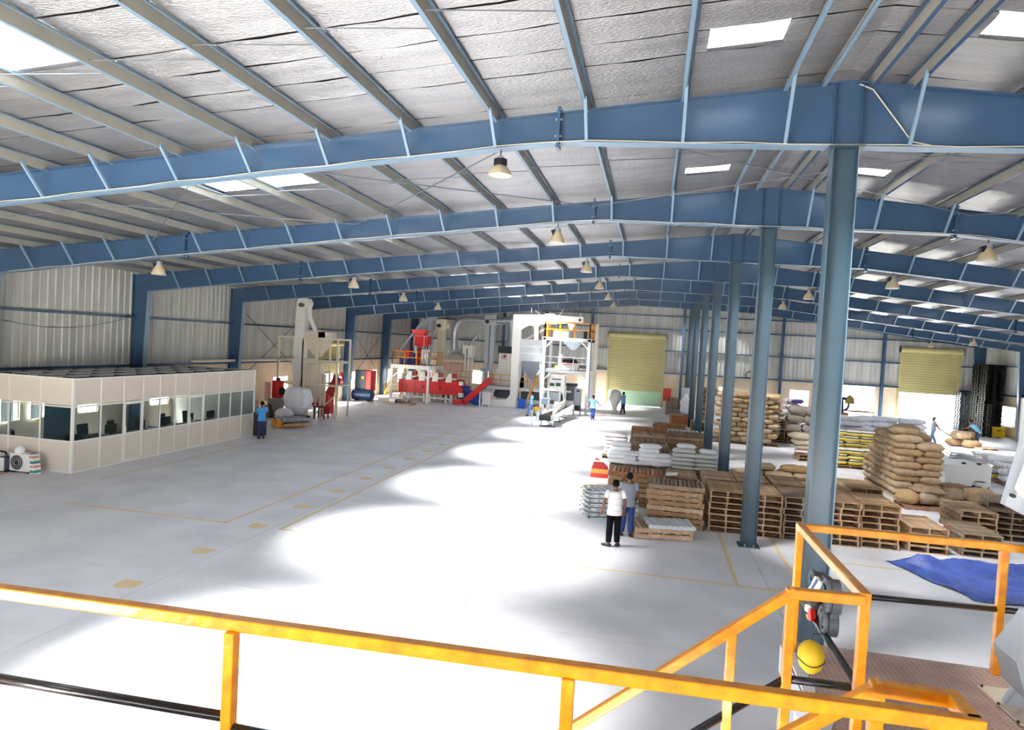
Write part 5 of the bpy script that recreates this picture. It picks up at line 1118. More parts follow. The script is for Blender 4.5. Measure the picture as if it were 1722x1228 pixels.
pp('lower_run', ((5, 922), (165, 920), (197, 880), (250, 990), (5, 978))); pp('top_run', ((230, 153), (520, 158), (860, 178), (858, 234), (520, 238), (298, 262), (230, 262)))
pp('corner_gusset', ((297, 262), (325, 238), (380, 238), (297, 290))); pp('inner_leg', ((420, 240), (448, 240), (446, 385), (420, 385))); pp('gusset', ((395, 238), (470, 238), (447, 265), (420, 270)))
pp('head_box', ((515, 238), (515, 147), (600, 150), (617, 163), (617, 240)), d=.65); pp('outlet_funnel', ((715, 230), (790, 232), (762, 290), (740, 290)))
p = P4(830, 205, Y-.02); MB().tube([p, p+Vector((0, -.03, 0))], .1, 12).ob('shaft_hole', 'dark', pd, w=True)
for x0_, y0_, x1_, y1_ in ((395, 150, 395, 95), (475, 155, 425, 118), (640, 165, 690, 105)): MB().tube([P4(x0_, y0_, Y+.2), P4(x1_, y1_, Y+.2)], .025, 6).ob('hanger_rod', 'machine_white', pd, w=True)
# galvanised hopper
Y = 50.2
gh = thing('galvanised_hopper', (P4(380, 990, Y).x, Y, 0), 'grey galvanised box hopper on four wide legs before the portal duct', 'hopper')
x0_, x1_, zt, zm = P4(262, 480, Y).x, P4(520, 480, Y).x, P4(390, 377, Y).z, P4(390, 572, Y).z
for i in range(3): part(gh, 'bin_course', 'galv', x0_, x1_, Y, Y+2, zm+(zt-zm)*i/3+.02, zm+(zt-zm)*(i+1)/3-.01)
part(gh, 'rim', 'galv', x0_-.05, x1_+.05, Y-.05, Y+2.05, zm-.03, zm+.03)
for i in range(1, 3): part(gh, 'seam_band', 'machine_white', x0_-.02, x1_+.02, Y-.03, Y, zm+(zt-zm)*i/3-.02, zm+(zt-zm)*i/3+.03)
hx = (x0_+x1_)/2; frustum((hx-.12, hx+.12, Y+.9, Y+1.1), (x0_+.1, x1_-.1, Y+.1, Y+1.9), zm-1.5, zm-.03).ob('cone', 'galv', gh, w=True)
for a_, y in ((x0_, Y), (x1_, Y), (x0_, Y+1.8), (x1_, Y+1.8)):
    s_ = 1 if a_ == x0_ else -1
    MB().prism([(a_, y, zm), (a_+s_*.45, y, zm), (a_+s_*.22, y, 0), (a_+s_*0, y, 0)], (0, .2, 0)).ob('leg', 'grey_paint', gh, w=True)
MB().tube([(hx, Y+1, zm-1.45), (hx, Y+1, .6)], .16, 10).ob('drop_pipe', 'grey_paint', gh, True, w=True); MB().tube([P4(350, 380, Y+.5), P4(530, 275, Y+.5)], .12, 10).ob('inlet_pipe', 'machine_white', gh, True, w=True)
MB().tube([P4(485, 385, Y+1.4), P4(483, 250, Y+1.4)], .4, 14).ob('stub_duct', 'galv', gh, True, w=True)
o = thing('blue_bin', (P4(302, 985, 49.4).x, 49.4, 0), 'small blue plastic bin at the foot of the galvanised hopper', 'bin'); p = o.location; frustum((p.x-.28, p.x+.28, 49.4, 49.8), (p.x-.32, p.x+.32, 49.36, 49.84), 0, .68).ob('tub', 'blue_plastic', o, w=True); part(o, 'rim', 'blue_plastic', p.x-.35, p.x+.35, 49.33, 49.87, .66, .72)
lp = thing('yellow_ladder', (P4(350, 960, 50).x, 50, 0), 'yellow ladder leaning behind the walking man', 'ladder'); a, b = P4(330, 985, 49.9), P4(440, 700, 51.2)
for y in (-.2, .2): MB().bar(a+Vector((0, y, 0)), b+Vector((0, y, 0)), .06).ob('stile', 'yellow', lp, w=True)
for i in range(1, 9): c = a+(b-a)*i/9; MB().bar(c+Vector((0, -.2, 0)), c+Vector((0, .2, 0)), .035).ob('rung', 'yellow', lp, w=True)
# ================================================================== PACKING TOWER
Y = 48.2
tw = thing('packing_tower', (P4(720, 1050, Y).x, Y, 0), 'tall white two storey packing tower with yellow top railing', 'tower')
lx, rx = P4(533, 600, 50).x, P4(897, 700, Y).x; dz1 = P4(730, 372, Y+.4).z; dz2 = P4(710, 660, Y+.5).z; yb = Y+3.2
for x in (lx, rx):
    for y in (Y, yb): part(tw, 'post', 'machine_white', x-.11, x+.11, y, y+.22, 0, dz1)
for y in (Y, yb): part(tw, 'top_beam', 'machine_white', lx-.15, rx+.15, y, y+.18, dz1-.18, dz1+.04); part(tw, 'lower_beam', 'grey_paint', lx, rx, y+.02, y+.16, dz2-.16, dz2)
part(tw, 'top_deck', 'grey_paint', lx, rx, Y+.1, yb, dz1, dz1+.03); part(tw, 'lower_deck', 'grey_paint', lx, rx, Y+1.2, yb, dz2, dz2+.03)
yrail(tw, [(lx, yb, dz1), (lx, Y+.05, dz1), (rx, Y+.05, dz1), (rx, yb, dz1)], 1.15, m='yellow', t=.09); yrail(tw, [(lx, Y+.1, dz2), (rx, Y+.1, dz2)], 1.0, m='galv', t=.045)
for i in range(5): z = .8+i*(dz1-1.2)/5; MB().bar((lx, Y+.1+.6*(i % 2), z), (lx, Y+.7-.6*(i % 2), z+(dz1-1.2)/5), .08).ob('lattice', 'machine_white', tw, w=True)
for a_, b_ in (((rx, dz1-.8), (rx-.7, dz1-.1)), ((lx, dz1-.8), (lx+.7, dz1-.1)), ((rx, dz2-.8), (rx-.7, dz2-.1)), ((lx, dz2-.8), (lx+.7, dz2-.1))): MB().bar((a_[0], Y+.1, a_[1]), (b_[0], Y+.1, b_[1]), .1).ob('knee_brace', 'machine_white', tw, w=True)
mx_ = (lx+rx)/2+.35; frustum((mx_-.15, mx_+.15, Y+1.2, Y+1.5), (mx_-.95, mx_+.95, Y+.5, Y+2.2), dz1-.85, dz1-.02).ob('surge_hopper', 'galv', tw, w=True)
part(tw, 'inner_post', 'machine_white', lx+.95, lx+1.1, Y+1.3, Y+1.45, dz2, dz1); part(tw, 'cream_post', 'machine_cream', rx+.25, rx+.5, Y+1.5, Y+1.7, 0, dz1+1.2)
part(tw, 'control_post', 'dark', *bz(z4, 862, 300, 892, 372, Y+.6, .2)); part(tw, 'white_tank', 'machine_white', *bz(z4, 592, 305, 725, 368, Y+.8, .9))
mw = thing('multihead_weigher', (mx_, Y+1.9, dz2), 'round multihead weigher with black buckets on the tower lower deck', 'weigher')
wx = P4(735, 600, Y+1.9).x; zt = P4(735, 548, Y+1.9).z
part(mw, 'base_plinth', 'machine_white', wx-.7, wx+.7, Y+1.3, Y+2.5, dz2+.03, dz2+.45); MB().lathe([(.75, 0), (.75, .12), (.65, .16), (0, .16)], (wx, Y+1.9, dz2+.45), 18).ob('ring', 'red_dull', mw, True, w=True)
for i in range(12): a_ = i*math.pi/6; MB().bar((wx+.52*math.cos(a_), Y+1.9+.52*math.sin(a_), dz2+.6), (wx+.45*math.cos(a_), Y+1.9+.45*math.sin(a_), zt-.1), .2, .12).ob('bucket', 'dark', mw, w=True)
MB().lathe([(.5, 0), (.3, .12), (0, .18)], (wx, Y+1.9, zt-.12), 16).ob('cone', 'galv', mw, True, w=True)
o = thing('white_pipe_bag', (P4(655, 600, Y+1.4).x, Y+1.4, dz2), 'tall white fabric sleeve beside the weigher', 'sleeve'); MB().tube([(o.location.x, Y+1.4, dz2), (o.location.x-.05, Y+1.4, dz2+.9), (o.location.x+.05, Y+1.4, P4(655, 512, Y+1.4).z)], [.17, .15, .14], 10).ob('sleeve', 'sack_white', o, True, w=True)
o = thing('olive_box', (P4(618, 635, Y+1.4).x, Y+1.4, dz2), 'small olive control box on the tower lower deck', 'box'); part(o, 'box', 'olive', *bz(z4, 600, 612, 638, 655, Y+1.4, .3)); part(o, 'dial', 'paper', *bz(z4, 610, 630, 626, 645, Y+1.37, .05))
# bagging machine under the tower
Y = 46.5
bm_ = thing('bagging_machine', (P4(620, 900, Y).x, Y, 0), 'white bagging machine with green windows and grey hopper', 'machine')
part(bm_, 'head_panel', 'machine_white', *bz(z4, 560, 705, 690, 765, Y, 1)); part(bm_, 'panel_print', 'dark', *bz(z4, 578, 732, 660, 742, Y-.01, .02)); part(bm_, 'window_body', 'machine_white', *bz(z4, 548, 765, 690, 845, Y, 1)); 
for q in ((556, 770, 600, 798), (612, 770, 655, 800)): part(bm_, 'green_window', 'green_dark', *bz(z4, *q, Y-.02, .05))
a, b = P4(545, 850, Y), P4(650, 850, Y); c0, c1 = P4(568, 935, Y), P4(625, 935, Y); frustum((c0.x, c1.x, Y+.2, Y+.6), (a.x, b.x, Y, Y+.9), c0.z, a.z).ob('grey_hopper', 'grey_paint', bm_, w=True)
for x in (548, 690): p = P4(x, 900, Y); part(bm_, 'leg', 'machine_white', p.x-.06, p.x+.06, Y+.3, Y+.42, 0, P4(x, 800, Y).z)
MB().bar(P4(672, 790, Y), P4(695, 1000, Y), .12).ob('side_frame', 'machine_white', bm_, w=True); MB().bar(P4(652, 800, Y), P4(640, 1060, Y), .12).ob('side_frame', 'machine_white', bm_, w=True); part(bm_, 'green_panel', 'green_dark', *bz(z4, 655, 870, 690, 970, Y+.4, .1)); part(bm_, 'side_cover', 'machine_cream', *bz(z4, 640, 985, 690, 1075, Y+.2, .1))
pc = thing('packing_cabinet', (P4(760, 1000, Y+1).x, Y+1, 0), 'dark grey packing cabinet with cables right of bagging machine', 'cabinet')
part(pc, 'left_cabinet', 'dark_grey', *bz(z4, 690, 790, 775, 930, Y+1, .8)); part(pc, 'right_cabinet', 'grey_paint', *bz(z4, 775, 820, 835, 1000, Y+1, .8)); part(pc, 'top_tray', 'dark', *bz(z4, 680, 775, 800, 800, Y+.9, 1)); part(pc, 'screen', 'dark', *bz(z4, 800, 835, 825, 850, Y+.97, .05)); part(pc, 'panel', 'machine_white', *bz(z4, 700, 840, 750, 858, Y+.97, .05)); part(pc, 'motor', 'dark', *bz(z4, 780, 975, 830, 1020, Y+.8, .4)); part(pc, 'base_box', 'machine_white', *bz(z4, 700, 930, 780, 1010, Y+1.1, .5))
for x in (695, 770, 830): p = P4(x, 1000, Y+1); part(pc, 'leg', 'grey_paint', p.x-.05, p.x+.05, Y+1.02, Y+1.12, 0, P4(x, 920, Y+1).z)
Y = 41
cv = thing('sewing_conveyor', (P4(530, 1150, 39.6).x, 40, 0), 'low steel bag conveyor with black belt pointing towards the viewer', 'conveyor')
a, b = Vector((-8.95, 39.5, .55)), Vector((-8.3, 45.8, .75))
for d in (-.35, .35): MB().bar(a+Vector((d, 0, 0)), b+Vector((d, 0, 0)), .08, .3).ob('side_frame', 'machine_white', cv, w=True)
MB().bar(a+Vector((0, .05, .1)), b, .6, .06).ob('belt', 'black', cv, w=True); MB().cyl((-9.3, 39.5, .55), .17, .7, 14, 0).ob('end_roller', 'dark', cv, True, w=True)
part(cv, 'side_guard', 'machine_white', -8.55, -8.48, 39.8, 45.5, .4, 1.25); part(cv, 'drive_cover', 'galv', -9.5, -9.25, 39.4, 40.1, .3, .95, bev=.04); part(cv, 'foot', 'galv', -9.75, -9.7, 39.3, 39.5, 0, 1.0)
for y in (39.7, 42.5, 45.3):
    for x in (-9.2, -8.5): part(cv, 'leg', 'galv', x-.04, x+.04, y, y+.08, 0, .5)
    part(cv, 'cross_foot', 'dark', -9.3, -8.4, y, y+.1, 0, .06)
sw = thing('bag_sewing_head', (-9.25, 41.6, 0), 'bag sewing head on upright poles beside the conveyor', 'machine')
for x in (-9.45, -9.15): part(sw, 'pole', 'galv', x-.04, x+.04, 41.6, 41.68, 0, 2.3)
part(sw, 'cross_arm', 'machine_white', -9.6, -8.7, 41.58, 41.7, 2.1, 2.2); part(sw, 'sewing_unit', 'blue_light', -9.55, -9.2, 41.4, 41.8, 1.2, 1.6, bev=.03); part(sw, 'motor', 'dark', -9.0, -8.75, 41.4, 41.7, 1.25, 1.5); part(sw, 'thread_box', 'galv', -9.7, -9.45, 41.5, 41.7, 1.6, 1.95); part(sw, 'base', 'galv', -9.6, -9.0, 41.4, 41.9, 0, .08)
sack((P4(430, 1030, 45.5).x, 45.6, 0), .5, (.45, .4, .6), 'lemon', 'yellow bag standing on floor by the sewing head', None, 'bag', 'bag'); sack((P4(460, 1025, 46).x, 46.1, 0), 1.2, (.4, .35, .55), 'pink', 'pinkish white bag standing beside the yellow bag', None, 'bag', 'bag')
# ================================================================== SMALLER THINGS
ys = thing('yellow_steps', (-23.6, 51.6, 0), 'yellow wheeled warehouse steps by the left wall', 'steps')
p0, p1 = PY(630, 668, 51), PY(650, 640, 51)
for i in range(5): part(ys, 'tread', 'lemon', -24.3, -23.0, 51.0+i*.25, 51.28+i*.25, .28*(i+1)-.03, .28*(i+1))
for x in (-24.35, -22.95):
    MB().bar((x, 50.95, 0), (x, 52.2, 1.45), .06, .1).ob('stringer', 'lemon', ys, w=True); MB().bar((x, 52.3, 0), (x, 52.3, 2.45), .05).ob('post', 'lemon', ys, w=True); MB().bar((x, 51.0, .9), (x, 52.3, 2.4), .045).ob('handrail', 'lemon', ys, w=True); MB().bar((x, 51.0, 0), (x, 51.0, .95), .045).ob('post', 'lemon', ys, w=True)
part(ys, 'landing', 'machine_white', -24.35, -22.2, 52.2, 53.2, 1.35, 1.45)
pallet((PZ(672, 680).x, PZ(672, 680).y, 0), 1.45, 'wood', 'low wooden pallet with scrap on it before the mezzanine post', None, False, .13, 2.2, 1.0)
for i in range(6): p = PZ(660+i*5.5, 680); sack((p.x, p.y, .13), i, (.45, .35, .25+.1*(i == 0)), ('sack_white', 'dark', 'crinkle', 'grey_cloth', 'pink', 'crinkle')[i], '%s scrap bundle on the low pallet by the mezzanine' % ('white', 'black', 'left silver', 'grey', 'pink', 'right silver')[i], None, 'scrap_bundle', 'scrap')
for i, (x, y) in enumerate([(970, 716), (980, 722), (1003, 728), (612, 676), (590, 678)]):
    p = PZ(x, y); crumple((p.x, p.y, 0), .45, .3, .07, 'paper', 'crumpled white paper scrap on the floor, %s' % ['near the conveyor', 'right of the conveyor', 'in the main aisle by pallets', 'left of the compressor', 'below the left shutter'][i], 20+i, 'paper_scrap', 'scrap', 8)
# black plastic pallet stacks
def bpal():
    b = MB(); b.box(-.6, .6, -.5, .5, .12, .15)
    for x in (-.6, -.1, .42):
        b.box(x, x+.18, -.5, .5, 0, .025)
        for y in (-.5, -.09, .32): b.box(x, x+.18, y, y+.18, .025, .12)
    return b.mesh('plastic_pallet', 'black')
bp = bpal(); bp2 = bp.copy(); bp2.materials.clear(); bp2.materials.append(MT['dark_grey'])
for j, (x, y, n, me, wh) in enumerate([(21.75, 58.5, 20, bp2, 'left grey pile by the open shutter'), (22.2, 56.9, 35, bp, 'tall black pile, left one'), (22.25, 55.8, 35, bp, 'tall black pile, right one'), (21.7, 54.6, 16, bp, 'lower black pile by the corner column')]):
    for i in range(n): put('plastic_pallet', me, None, (x+R.uniform(-.03, .03), y+R.uniform(-.03, .03), i*.152), R.uniform(-.03, .03), None, 'plastic pallet, %s up in the %s' % (ordw(i+1), wh), 'pallet', 'pallets of the '+wh)
yc = thing('yellow_crate', (PZ(1647, 729).x, 54, 0), 'yellow plastic crate before the tall black pallet piles', 'crate'); q = yc.location.x
part(yc, 'body', 'lemon', q-.4, q+.4, 54, 54.5, .05, .75); part(yc, 'rim', 'lemon', q-.44, q+.44, 53.96, 54.54, .7, .8); part(yc, 'hand_slot', 'dark', q-.12, q+.12, 53.98, 54.0, .5, .58)
# white cabinets and steel stack at right
for i in range(3):
    o = thing('white_chest', (9.75+i*.62, 31.0+.12*i, 0), 'white lidded chest right of the big sack stack, %s of three' % ORD[i], 'chest', 'white chests', .12)
    BX(-.3, .3, -.4, 1.4, .05, .82).ob('body', 'machine_white', o); BX(-.31, .31, -.42, 1.42, .83, .92).ob('lid', 'machine_white', o); BX(-.28, .28, -.38, 1.38, 0, .05).ob('plinth', 'dark', o)
    if i: BX(-.05, .05, -.1, .05, .92, .99).ob('lid_knob', 'dark', o)
o = thing('shoe_rack_box', (10.2, 29.2, 0), 'small teal and white box leaning by the white chests', 'box'); BX(-.2, .2, -.15, .15, 0, .5).ob('body', 'machine_white', o); BX(-.21, .0, -.16, .16, .2, .35).ob('band', 'teal', o); BX(-.16, .16, -.11, .11, .5, .52).ob('flap', 'dark', o)
sstack(11.7, 35.4, 6, 'behind the chests', -.1, 1.55, 1.0); sstack(10.3, 36.6, 4, 'left of the chests', -.1, 1.55, 1.0)
# sewing stand seen against the bright opening
Y = 37.4
se = thing('stitching_machine', (7.0, Y, 2.1), 'dark industrial stitching machine on top of the pale sack heap', 'machine')
def zq5(x, y): return PY(1390+x/8.186, 650+y/8.186, Y)
MB().bar(zq5(195, 160), zq5(300, 175), .16).ob('arm', 'dark', se, w=True); MB().lathe([(.05, .25), (.2, .1), (.24, -.2), (.2, -.2), (.1, .1)], zq5(320, 185), 14).ob('lamp_shade', 'olive', se, True, w=True)
c = zq5(235, 250); MB().tube([c+Vector((.25*math.cos(t*.524), 0, .3*math.sin(t*.524))) for t in range(13)], .06, 8, cap=False).ob('hand_wheel', 'dark', se, 'all', w=True)
MB().bar(zq5(200, 160), zq5(200, 380), .2).ob('column', 'dark', se, w=True); MB().bar(zq5(190, 375), zq5(285, 380), .5, .14).ob('base', 'rust_box', se, w=True)
o = put('wooden_tray', MB().box(-.6, .6, -.4, .4, 0, .05).mesh('tray', 'wood'), None, zq5(440, 352), .2, None, 'small wooden tray lying on top of the pale sack heap', 'tray')
# pole with castor, far right; wall bits
fp = thing('wheeled_frame', (PY(1716, 745, 30).x, 30, 0), 'pale steel frame leg on a black castor at the right edge', 'frame'); x = fp.location.x
z1 = PY(1717, 665, 30).z; part(fp, 'leg', 'machine_white', x-.06, x+.06, 30, 30.1, .3, z1); part(fp, 'top_bar', 'machine_white', x-.06, x+1.6, 30, 30.1, z1-.1, z1); part(fp, 'side_panel', 'galv', x+.1, x+1.5, 30.02, 30.06, .8, z1-.1); part(fp, 'rear_leg', 'machine_white', x+1.4, x+1.5, 30, 30.1, .3, z1); 
for u in (0, 1.45): MB().cyl((x+u, 30.0, .12), .12, .06, 14, 1).ob('castor', 'black', fp, True, w=True); part(fp, 'fork', 'dark', x+u-.03, x+u+.03, 30.0, 30.08, .12, .32)
rs = PY(1122, 664, YF-.05); BX(-.3, .3, -.06, 0, -.55, .55).ob('red_board', 'red', None, loc=rs, label='red board fixed on far wall right of the closed shutter', cat='board')
hc = PY(1260, 631, YF-.3); o = thing('hose_coil', hc, 'dark coil of hose hanging high on the far wall', 'hose'); MB().tube([(.3*math.cos(t*.5), -.05+.01*(t % 3), .3*math.sin(t*.5)) for t in range(40)], .04, 6).ob('coil', 'dark', o, 'all'); BX(-.03, .03, -.1, .3, .27, .33).ob('hook', 'dark_grey', o)
for i, (x, y, w_, h, m, nme) in enumerate([(1147, 709, 1.4, .55, 'rust_box', 'orange brown box with lid'), (1137, 700, .9, .5, 'carton', 'brown carton')]):
    p = PY(x, y, 46.5+i); o = thing('carton_box', (p.x, 46.5+i, 0), nme+' behind the far pallet piles', 'box'); BX(-w_/2, w_/2, 0, .8, 0, h).ob('body', m, o); BX(-w_/2-.02, w_/2+.02, -.02, .82, h, h+.05).ob('lid', m, o)
o = thing('trolley', (PY(1153, 690, 51).x, 51, 0), 'steel trolley carrying a big white plastic bundle by the columns', 'trolley'); x = o.location.x
part(o, 'deck', 'grey_paint', x-.35, x+.35, 51, 51.8, .3, .36); part(o, 'handle', 'galv', x-.35, x+.35, 51.75, 51.8, .36, 2.3)
for u in (-.28, .28):
    for v in (51.1, 51.7): MB().cyl((x+u, v-.03, .14), .13, .06, 12, 1).ob('wheel', 'black', o, True, w=True)
MB().lathe([(.2, 0), (.42, .2), (.38, .6), (.45, .9), (.2, 1.2), (.1, 1.5), (0, 1.52)], n=14).ob('white_bundle', 'sack_white', None, 'all', loc=(x, 51.35, .37), label='white plastic bundle standing on the trolley', cat='bundle')
for i in range(3):
    rr = random.Random(50+i); bx0 = 16.6+2.2*i; bt_ = thing('garden_shrub', (bx0, 64.5+i, 0), 'sunlit green shrub outside the open shutter, %s from left' % ORD[i], 'shrub', 'shrubs outside'); MB().tube([(0, 0, -.02), (.03, 0, .9)], .04, 6).ob('stem', 'wood_grey', bt_); m = MB()
    for k in range(240):
        d = Vector((rr.gauss(0, .5), rr.gauss(0, .5), .9+rr.gauss(0, .35))); d.z = max(.15, d.z); u = Vector((rr.uniform(-1, 1), rr.uniform(-1, 1), rr.uniform(-.6, .8))).normalized(); v = u.orthogonal().normalized()
        m.add([d-u*.1, d+v*.04, d+u*.1, d-v*.04], [(0, 1, 2, 3)])
    m.ob('foliage', 'leaf', bt_, kind='stuff')

# ================================================================== PEOPLE
def grp_mesh(fn): m = MB(); fn(m); return m
def remesh(o, v, it=3):
    r_ = o.modifiers.new('remesh', 'REMESH'); r_.mode = 'VOXEL'; r_.voxel_size = v; r_.use_smooth_shade = True
    s_ = o.modifiers.new('smooth', 'SMOOTH'); s_.factor = .5; s_.iterations = it; return o
def person(loc, rz, label, shirt, trouser, pose, H=1.7, vx=.011, shoe='shoe', belly=0, sleeve=.55, hips=0):
    """figure facing local +y; pose gives joint positions (metres, for a 1.7 m figure)"""
    k = H/1.7; o = thing('person', loc, label, 'person', 'people', rz); V = lambda t: Vector(t)*k
    P = dict(pel=(0, 0, .93), chest=(0, 0, 1.25), neck=(0, .0, 1.44), head=(0, .02, 1.575),
             shL=(-.185, 0, 1.39), elL=(-.235, -.03, 1.12), wrL=(-.24, .05, .87), shR=(.185, 0, 1.39), elR=(.235, -.03, 1.12), wrR=(.24, .05, .87),
             hiL=(-.09, 0, .9), knL=(-.1, .02, .5), anL=(-.1, -.01, .09), hiR=(.09, 0, .9), knR=(.1, .02, .5), anR=(.1, -.01, .09), ftL=(-.02, 1, 0), ftR=(.02, 1, 0), hdir=(0, 1, 0))
    P.update(pose); J = {n: V(p) if n not in ('ftL', 'ftR', 'hdir') else Vector(p).normalized() for n, p in P.items()}
    side = (J['shR']-J['shL']).normalized()
    def torso(m, e=0, top=True, low=0):
        pel, ch, nk = J['pel'], J['chest'], J['neck']; up = (pel-ch)*.28
        pts = [pel+up*(1+low), pel, pel+(ch-pel)*.45, ch, ch+(nk-ch)*.55, ch+(nk-ch)*.85]; r_ = [(.172+e*1.5, .125+e*1.3), (.172+e*1.5, .125+e*1.2), (.145+e+belly*.4, .108+e+belly), (.17+e, .118+e), (.165+e, .105+e), (.1+e, .075+e)]
        m.tube(pts, [(a*k, b*k) for a, b in r_], 16, side=side)
        for s_ in 'LR': m.ell(J['sh'+s_], ((.05+e*.6)*k,)*3, 10, 6)
    def arm(m, s_, e=0, f=1.0, hand=True):
        a, b, c = J['sh'+s_], J['el'+s_], J['wr'+s_]
        if f <= 1 and not hand: c2 = a+(b-a)*f; m.tube([a+(a-b)*.1, a, c2], [(.046+e)*k, (.054+e)*k, (.058+e)*k], 10); return
        m.tube([a+(a-b)*.1, a, a+(b-a)*.5, b, b+(c-b)*.35, c], [x*k for x in (.05, .056, .05, .042, .04, .027)], 10)
        d = (c-b).normalized(); sd = d.cross(Vector((0, 1, 0)) if abs(d.y) < .9 else Vector((0, 0, 1))).normalized(); nn = sd.cross(d)
        m.tube([c, c+d*.045*k, c+d*.095*k], [(.026*k, .018*k), (.042*k, .02*k), (.04*k, .017*k)], 10, side=nn.cross(d))
        w_ = nn.cross(d).normalized()
        for i, L_ in enumerate((.068, .08, .075, .058)):
            q = c+d*.085*k+w_*(i-1.5)*.021*k; bend = nn*(.3 if s_ == 'L' else -.3)
            m.tube([q, q+(d+bend*.3).normalized()*L_*.5*k, q+(d*.95+bend).normalized()*L_*k], [.0105*k, .01*k, .0085*k], 6)
        q = c+d*.03*k-w_*.035*k; m.tube([q, q+(d*.6-w_*.6).normalized()*.04*k, q+(d-w_*.45).normalized()*.07*k], [.013*k, .012*k, .009*k], 6)
    def leg(m, s_, e=0, f=1.0):
        a, b, c = J['hi'+s_], J['kn'+s_], J['an'+s_]
        c2 = c+(b-c)*.06 if e else c
        m.tube([a+(a-b)*.12, a, a+(b-a)*.5, b, b+(c-b)*.35, c2], [(x+e)*k for x in (.08, .088, .078, .06+e*.4, .058+e*.6, .042+e*.9)], 12)
    hd = J['head']; hv = J['hdir']; hs_ = hv.cross(Vector((0, 0, 1))).normalized(); hu = hs_.cross(hv)
    def hp(x, y, z): return hd+(hs_*x+hv*y+hu*z)*k*1.07
    def body(m):
        torso(m); [arm(m, s_) for s_ in 'LR']; [leg(m, s_) for s_ in 'LR']
        m.tube([J['neck']+(J['chest']-J['neck'])*.4, J['neck'], hp(0, -.015, -.02)], [.062*k, .054*k, .055*k], 10)
        m.tube([hp(0, .035, -.115), hp(0, .03, -.085), hp(0, .015, -.03), hp(0, .0, .03), hp(0, -.008, .075), hp(0, -.008, .105)], [(.035*k, .04*k), (.056*k, .066*k), (.07*k, .085*k), (.076*k, .096*k), (.066*k, .084*k), (.03*k, .04*k)], 14, side=hs_)
        m.tube([hp(0, .09, .015), hp(0, .118, -.025), hp(0, .09, -.035)], [.009*k, .016*k, .012*k], 7)
        for s_ in (-1, 1): m.tube([hp(s_*.07, -.01, .03), hp(s_*.09, -.02, .01), hp(s_*.075, -.01, -.03)], [.012*k, .018*k, .012*k], 7)
        for s_ in 'LR': f_ = J['ft'+s_]; m.tube([J['an'+s_], J['an'+s_]+(f_*.05-Vector((0, 0, .05)))*k, J['an'+s_]+(f_*.15-Vector((0, 0, .06)))*k], [.04*k, .038*k, .025*k], 8)
    m = MB(); body(m); b = remesh(m.ob('body', 'skin', o), vx*.8)
    m = MB(); torso(m, .016, low=.35 if shirt != 'x' else 0); [arm(m, s_, .014, sleeve*1.05, False) for s_ in 'LR']; remesh(m.ob('shirt', shirt, o), vx*1.1)
    m = MB(); [leg(m, s_, .016) for s_ in 'LR']; up = (J['pel']-J['chest'])*.2; m.tube([J['pel']+up*1.6, J['pel']+up*.3, J['pel']-up*.5], [(.15*k, .115*k), (.165*k, .125*k), (.155*k, .118*k)], 14, side=side); remesh(m.ob('trousers', trouser, o), vx*1.1)
    m = MB(); m.tube([hp(0, -.03, -.035), hp(0, -.03, .02), hp(0, -.016, .075), hp(0, -.012, .112), hp(0, -.012, .122)], [(.066*k, .075*k), (.084*k, .088*k), (.08*k, .1*k), (.05*k, .06*k), (.01, .01)], 14, side=hs_); remesh(m.ob('hair', 'hair', o), .012, 2)
    for s_ in (-1, 1): MB().ell(hp(s_*.03, .082, .022), (.011*k, .011*k, .009*k), 8, 6).ob('eye', 'hair', o, 'all')
    MB().tube([hp(-.025, .088, -.062), hp(0, .096, -.062), hp(.025, .088, -.062)], .005*k, 6).ob('mouth', 'dark_red', o)
    for s_ in 'LR':
        f_ = J['ft'+s_]; a = J['an'+s_]; g = Vector((a.x, a.y, max(0, a.z-.09*k)))
        sh_ = MB(); sh_.tube([g+(f_*-.07+Vector((0, 0, .04)))*k, g+(f_*-.04+Vector((0, 0, .045)))*k, g+(f_*.06+Vector((0, 0, .042)))*k, g+(f_*.15+Vector((0, 0, .032)))*k, g+(f_*.19+Vector((0, 0, .028)))*k], [(.032*k, .032*k), (.044*k, .043*k), (.046*k, .04*k), (.044*k, .03*k), (.022*k, .02*k)], 10, side=f_.cross(Vector((0, 0, 1)))); sh_.ob('shoe', shoe, o, 'all')
    return o
def F(x, y): p = PZ(x, y); return (p.x, p.y, 0)
yaw0 = .21
person(F(1030, 919), .28, 'person seen from behind in white striped shirt and black trousers by the pallets', 'shirt_stripe', 'trouser_black', dict(elL=(-.28, -.03, 1.13), wrL=(-.31, .05, .9), elR=(.25, -.02, 1.12), wrR=(.25, .06, .88), ftL=(-.85, .6, 0), anL=(-.12, -.02, .09), ftR=(.5, .9, 0), hdir=(.25, 1, .05)), 1.7, .009, belly=.03)
person(F(1053, 902), .15, 'person in grey shirt and blue jeans raising left hand to face, seen from behind', 'shirt_grey', 'denim', dict(elL=(-.31, .12, 1.2), wrL=(-.15, .2, 1.46), ftL=(-.3, 1, 0), elR=(.235, .0, 1.12), wrR=(.2, .12, .88), hdir=(-.1, 1, .1), anL=(-.13, .04, .09), anR=(.1, -.02, .09)), 1.72, .009)
person(F(439, 738), .9, 'person in bright blue shirt standing behind dark cabinet at the office corner', 'shirt_blue', 'navy', dict(elL=(-.25, .1, 1.13), wrL=(-.12, .3, 1.1), elR=(.26, .08, 1.12), wrR=(.16, .3, 1.05), hdir=(0, 1, -.25)), 1.72, .012)
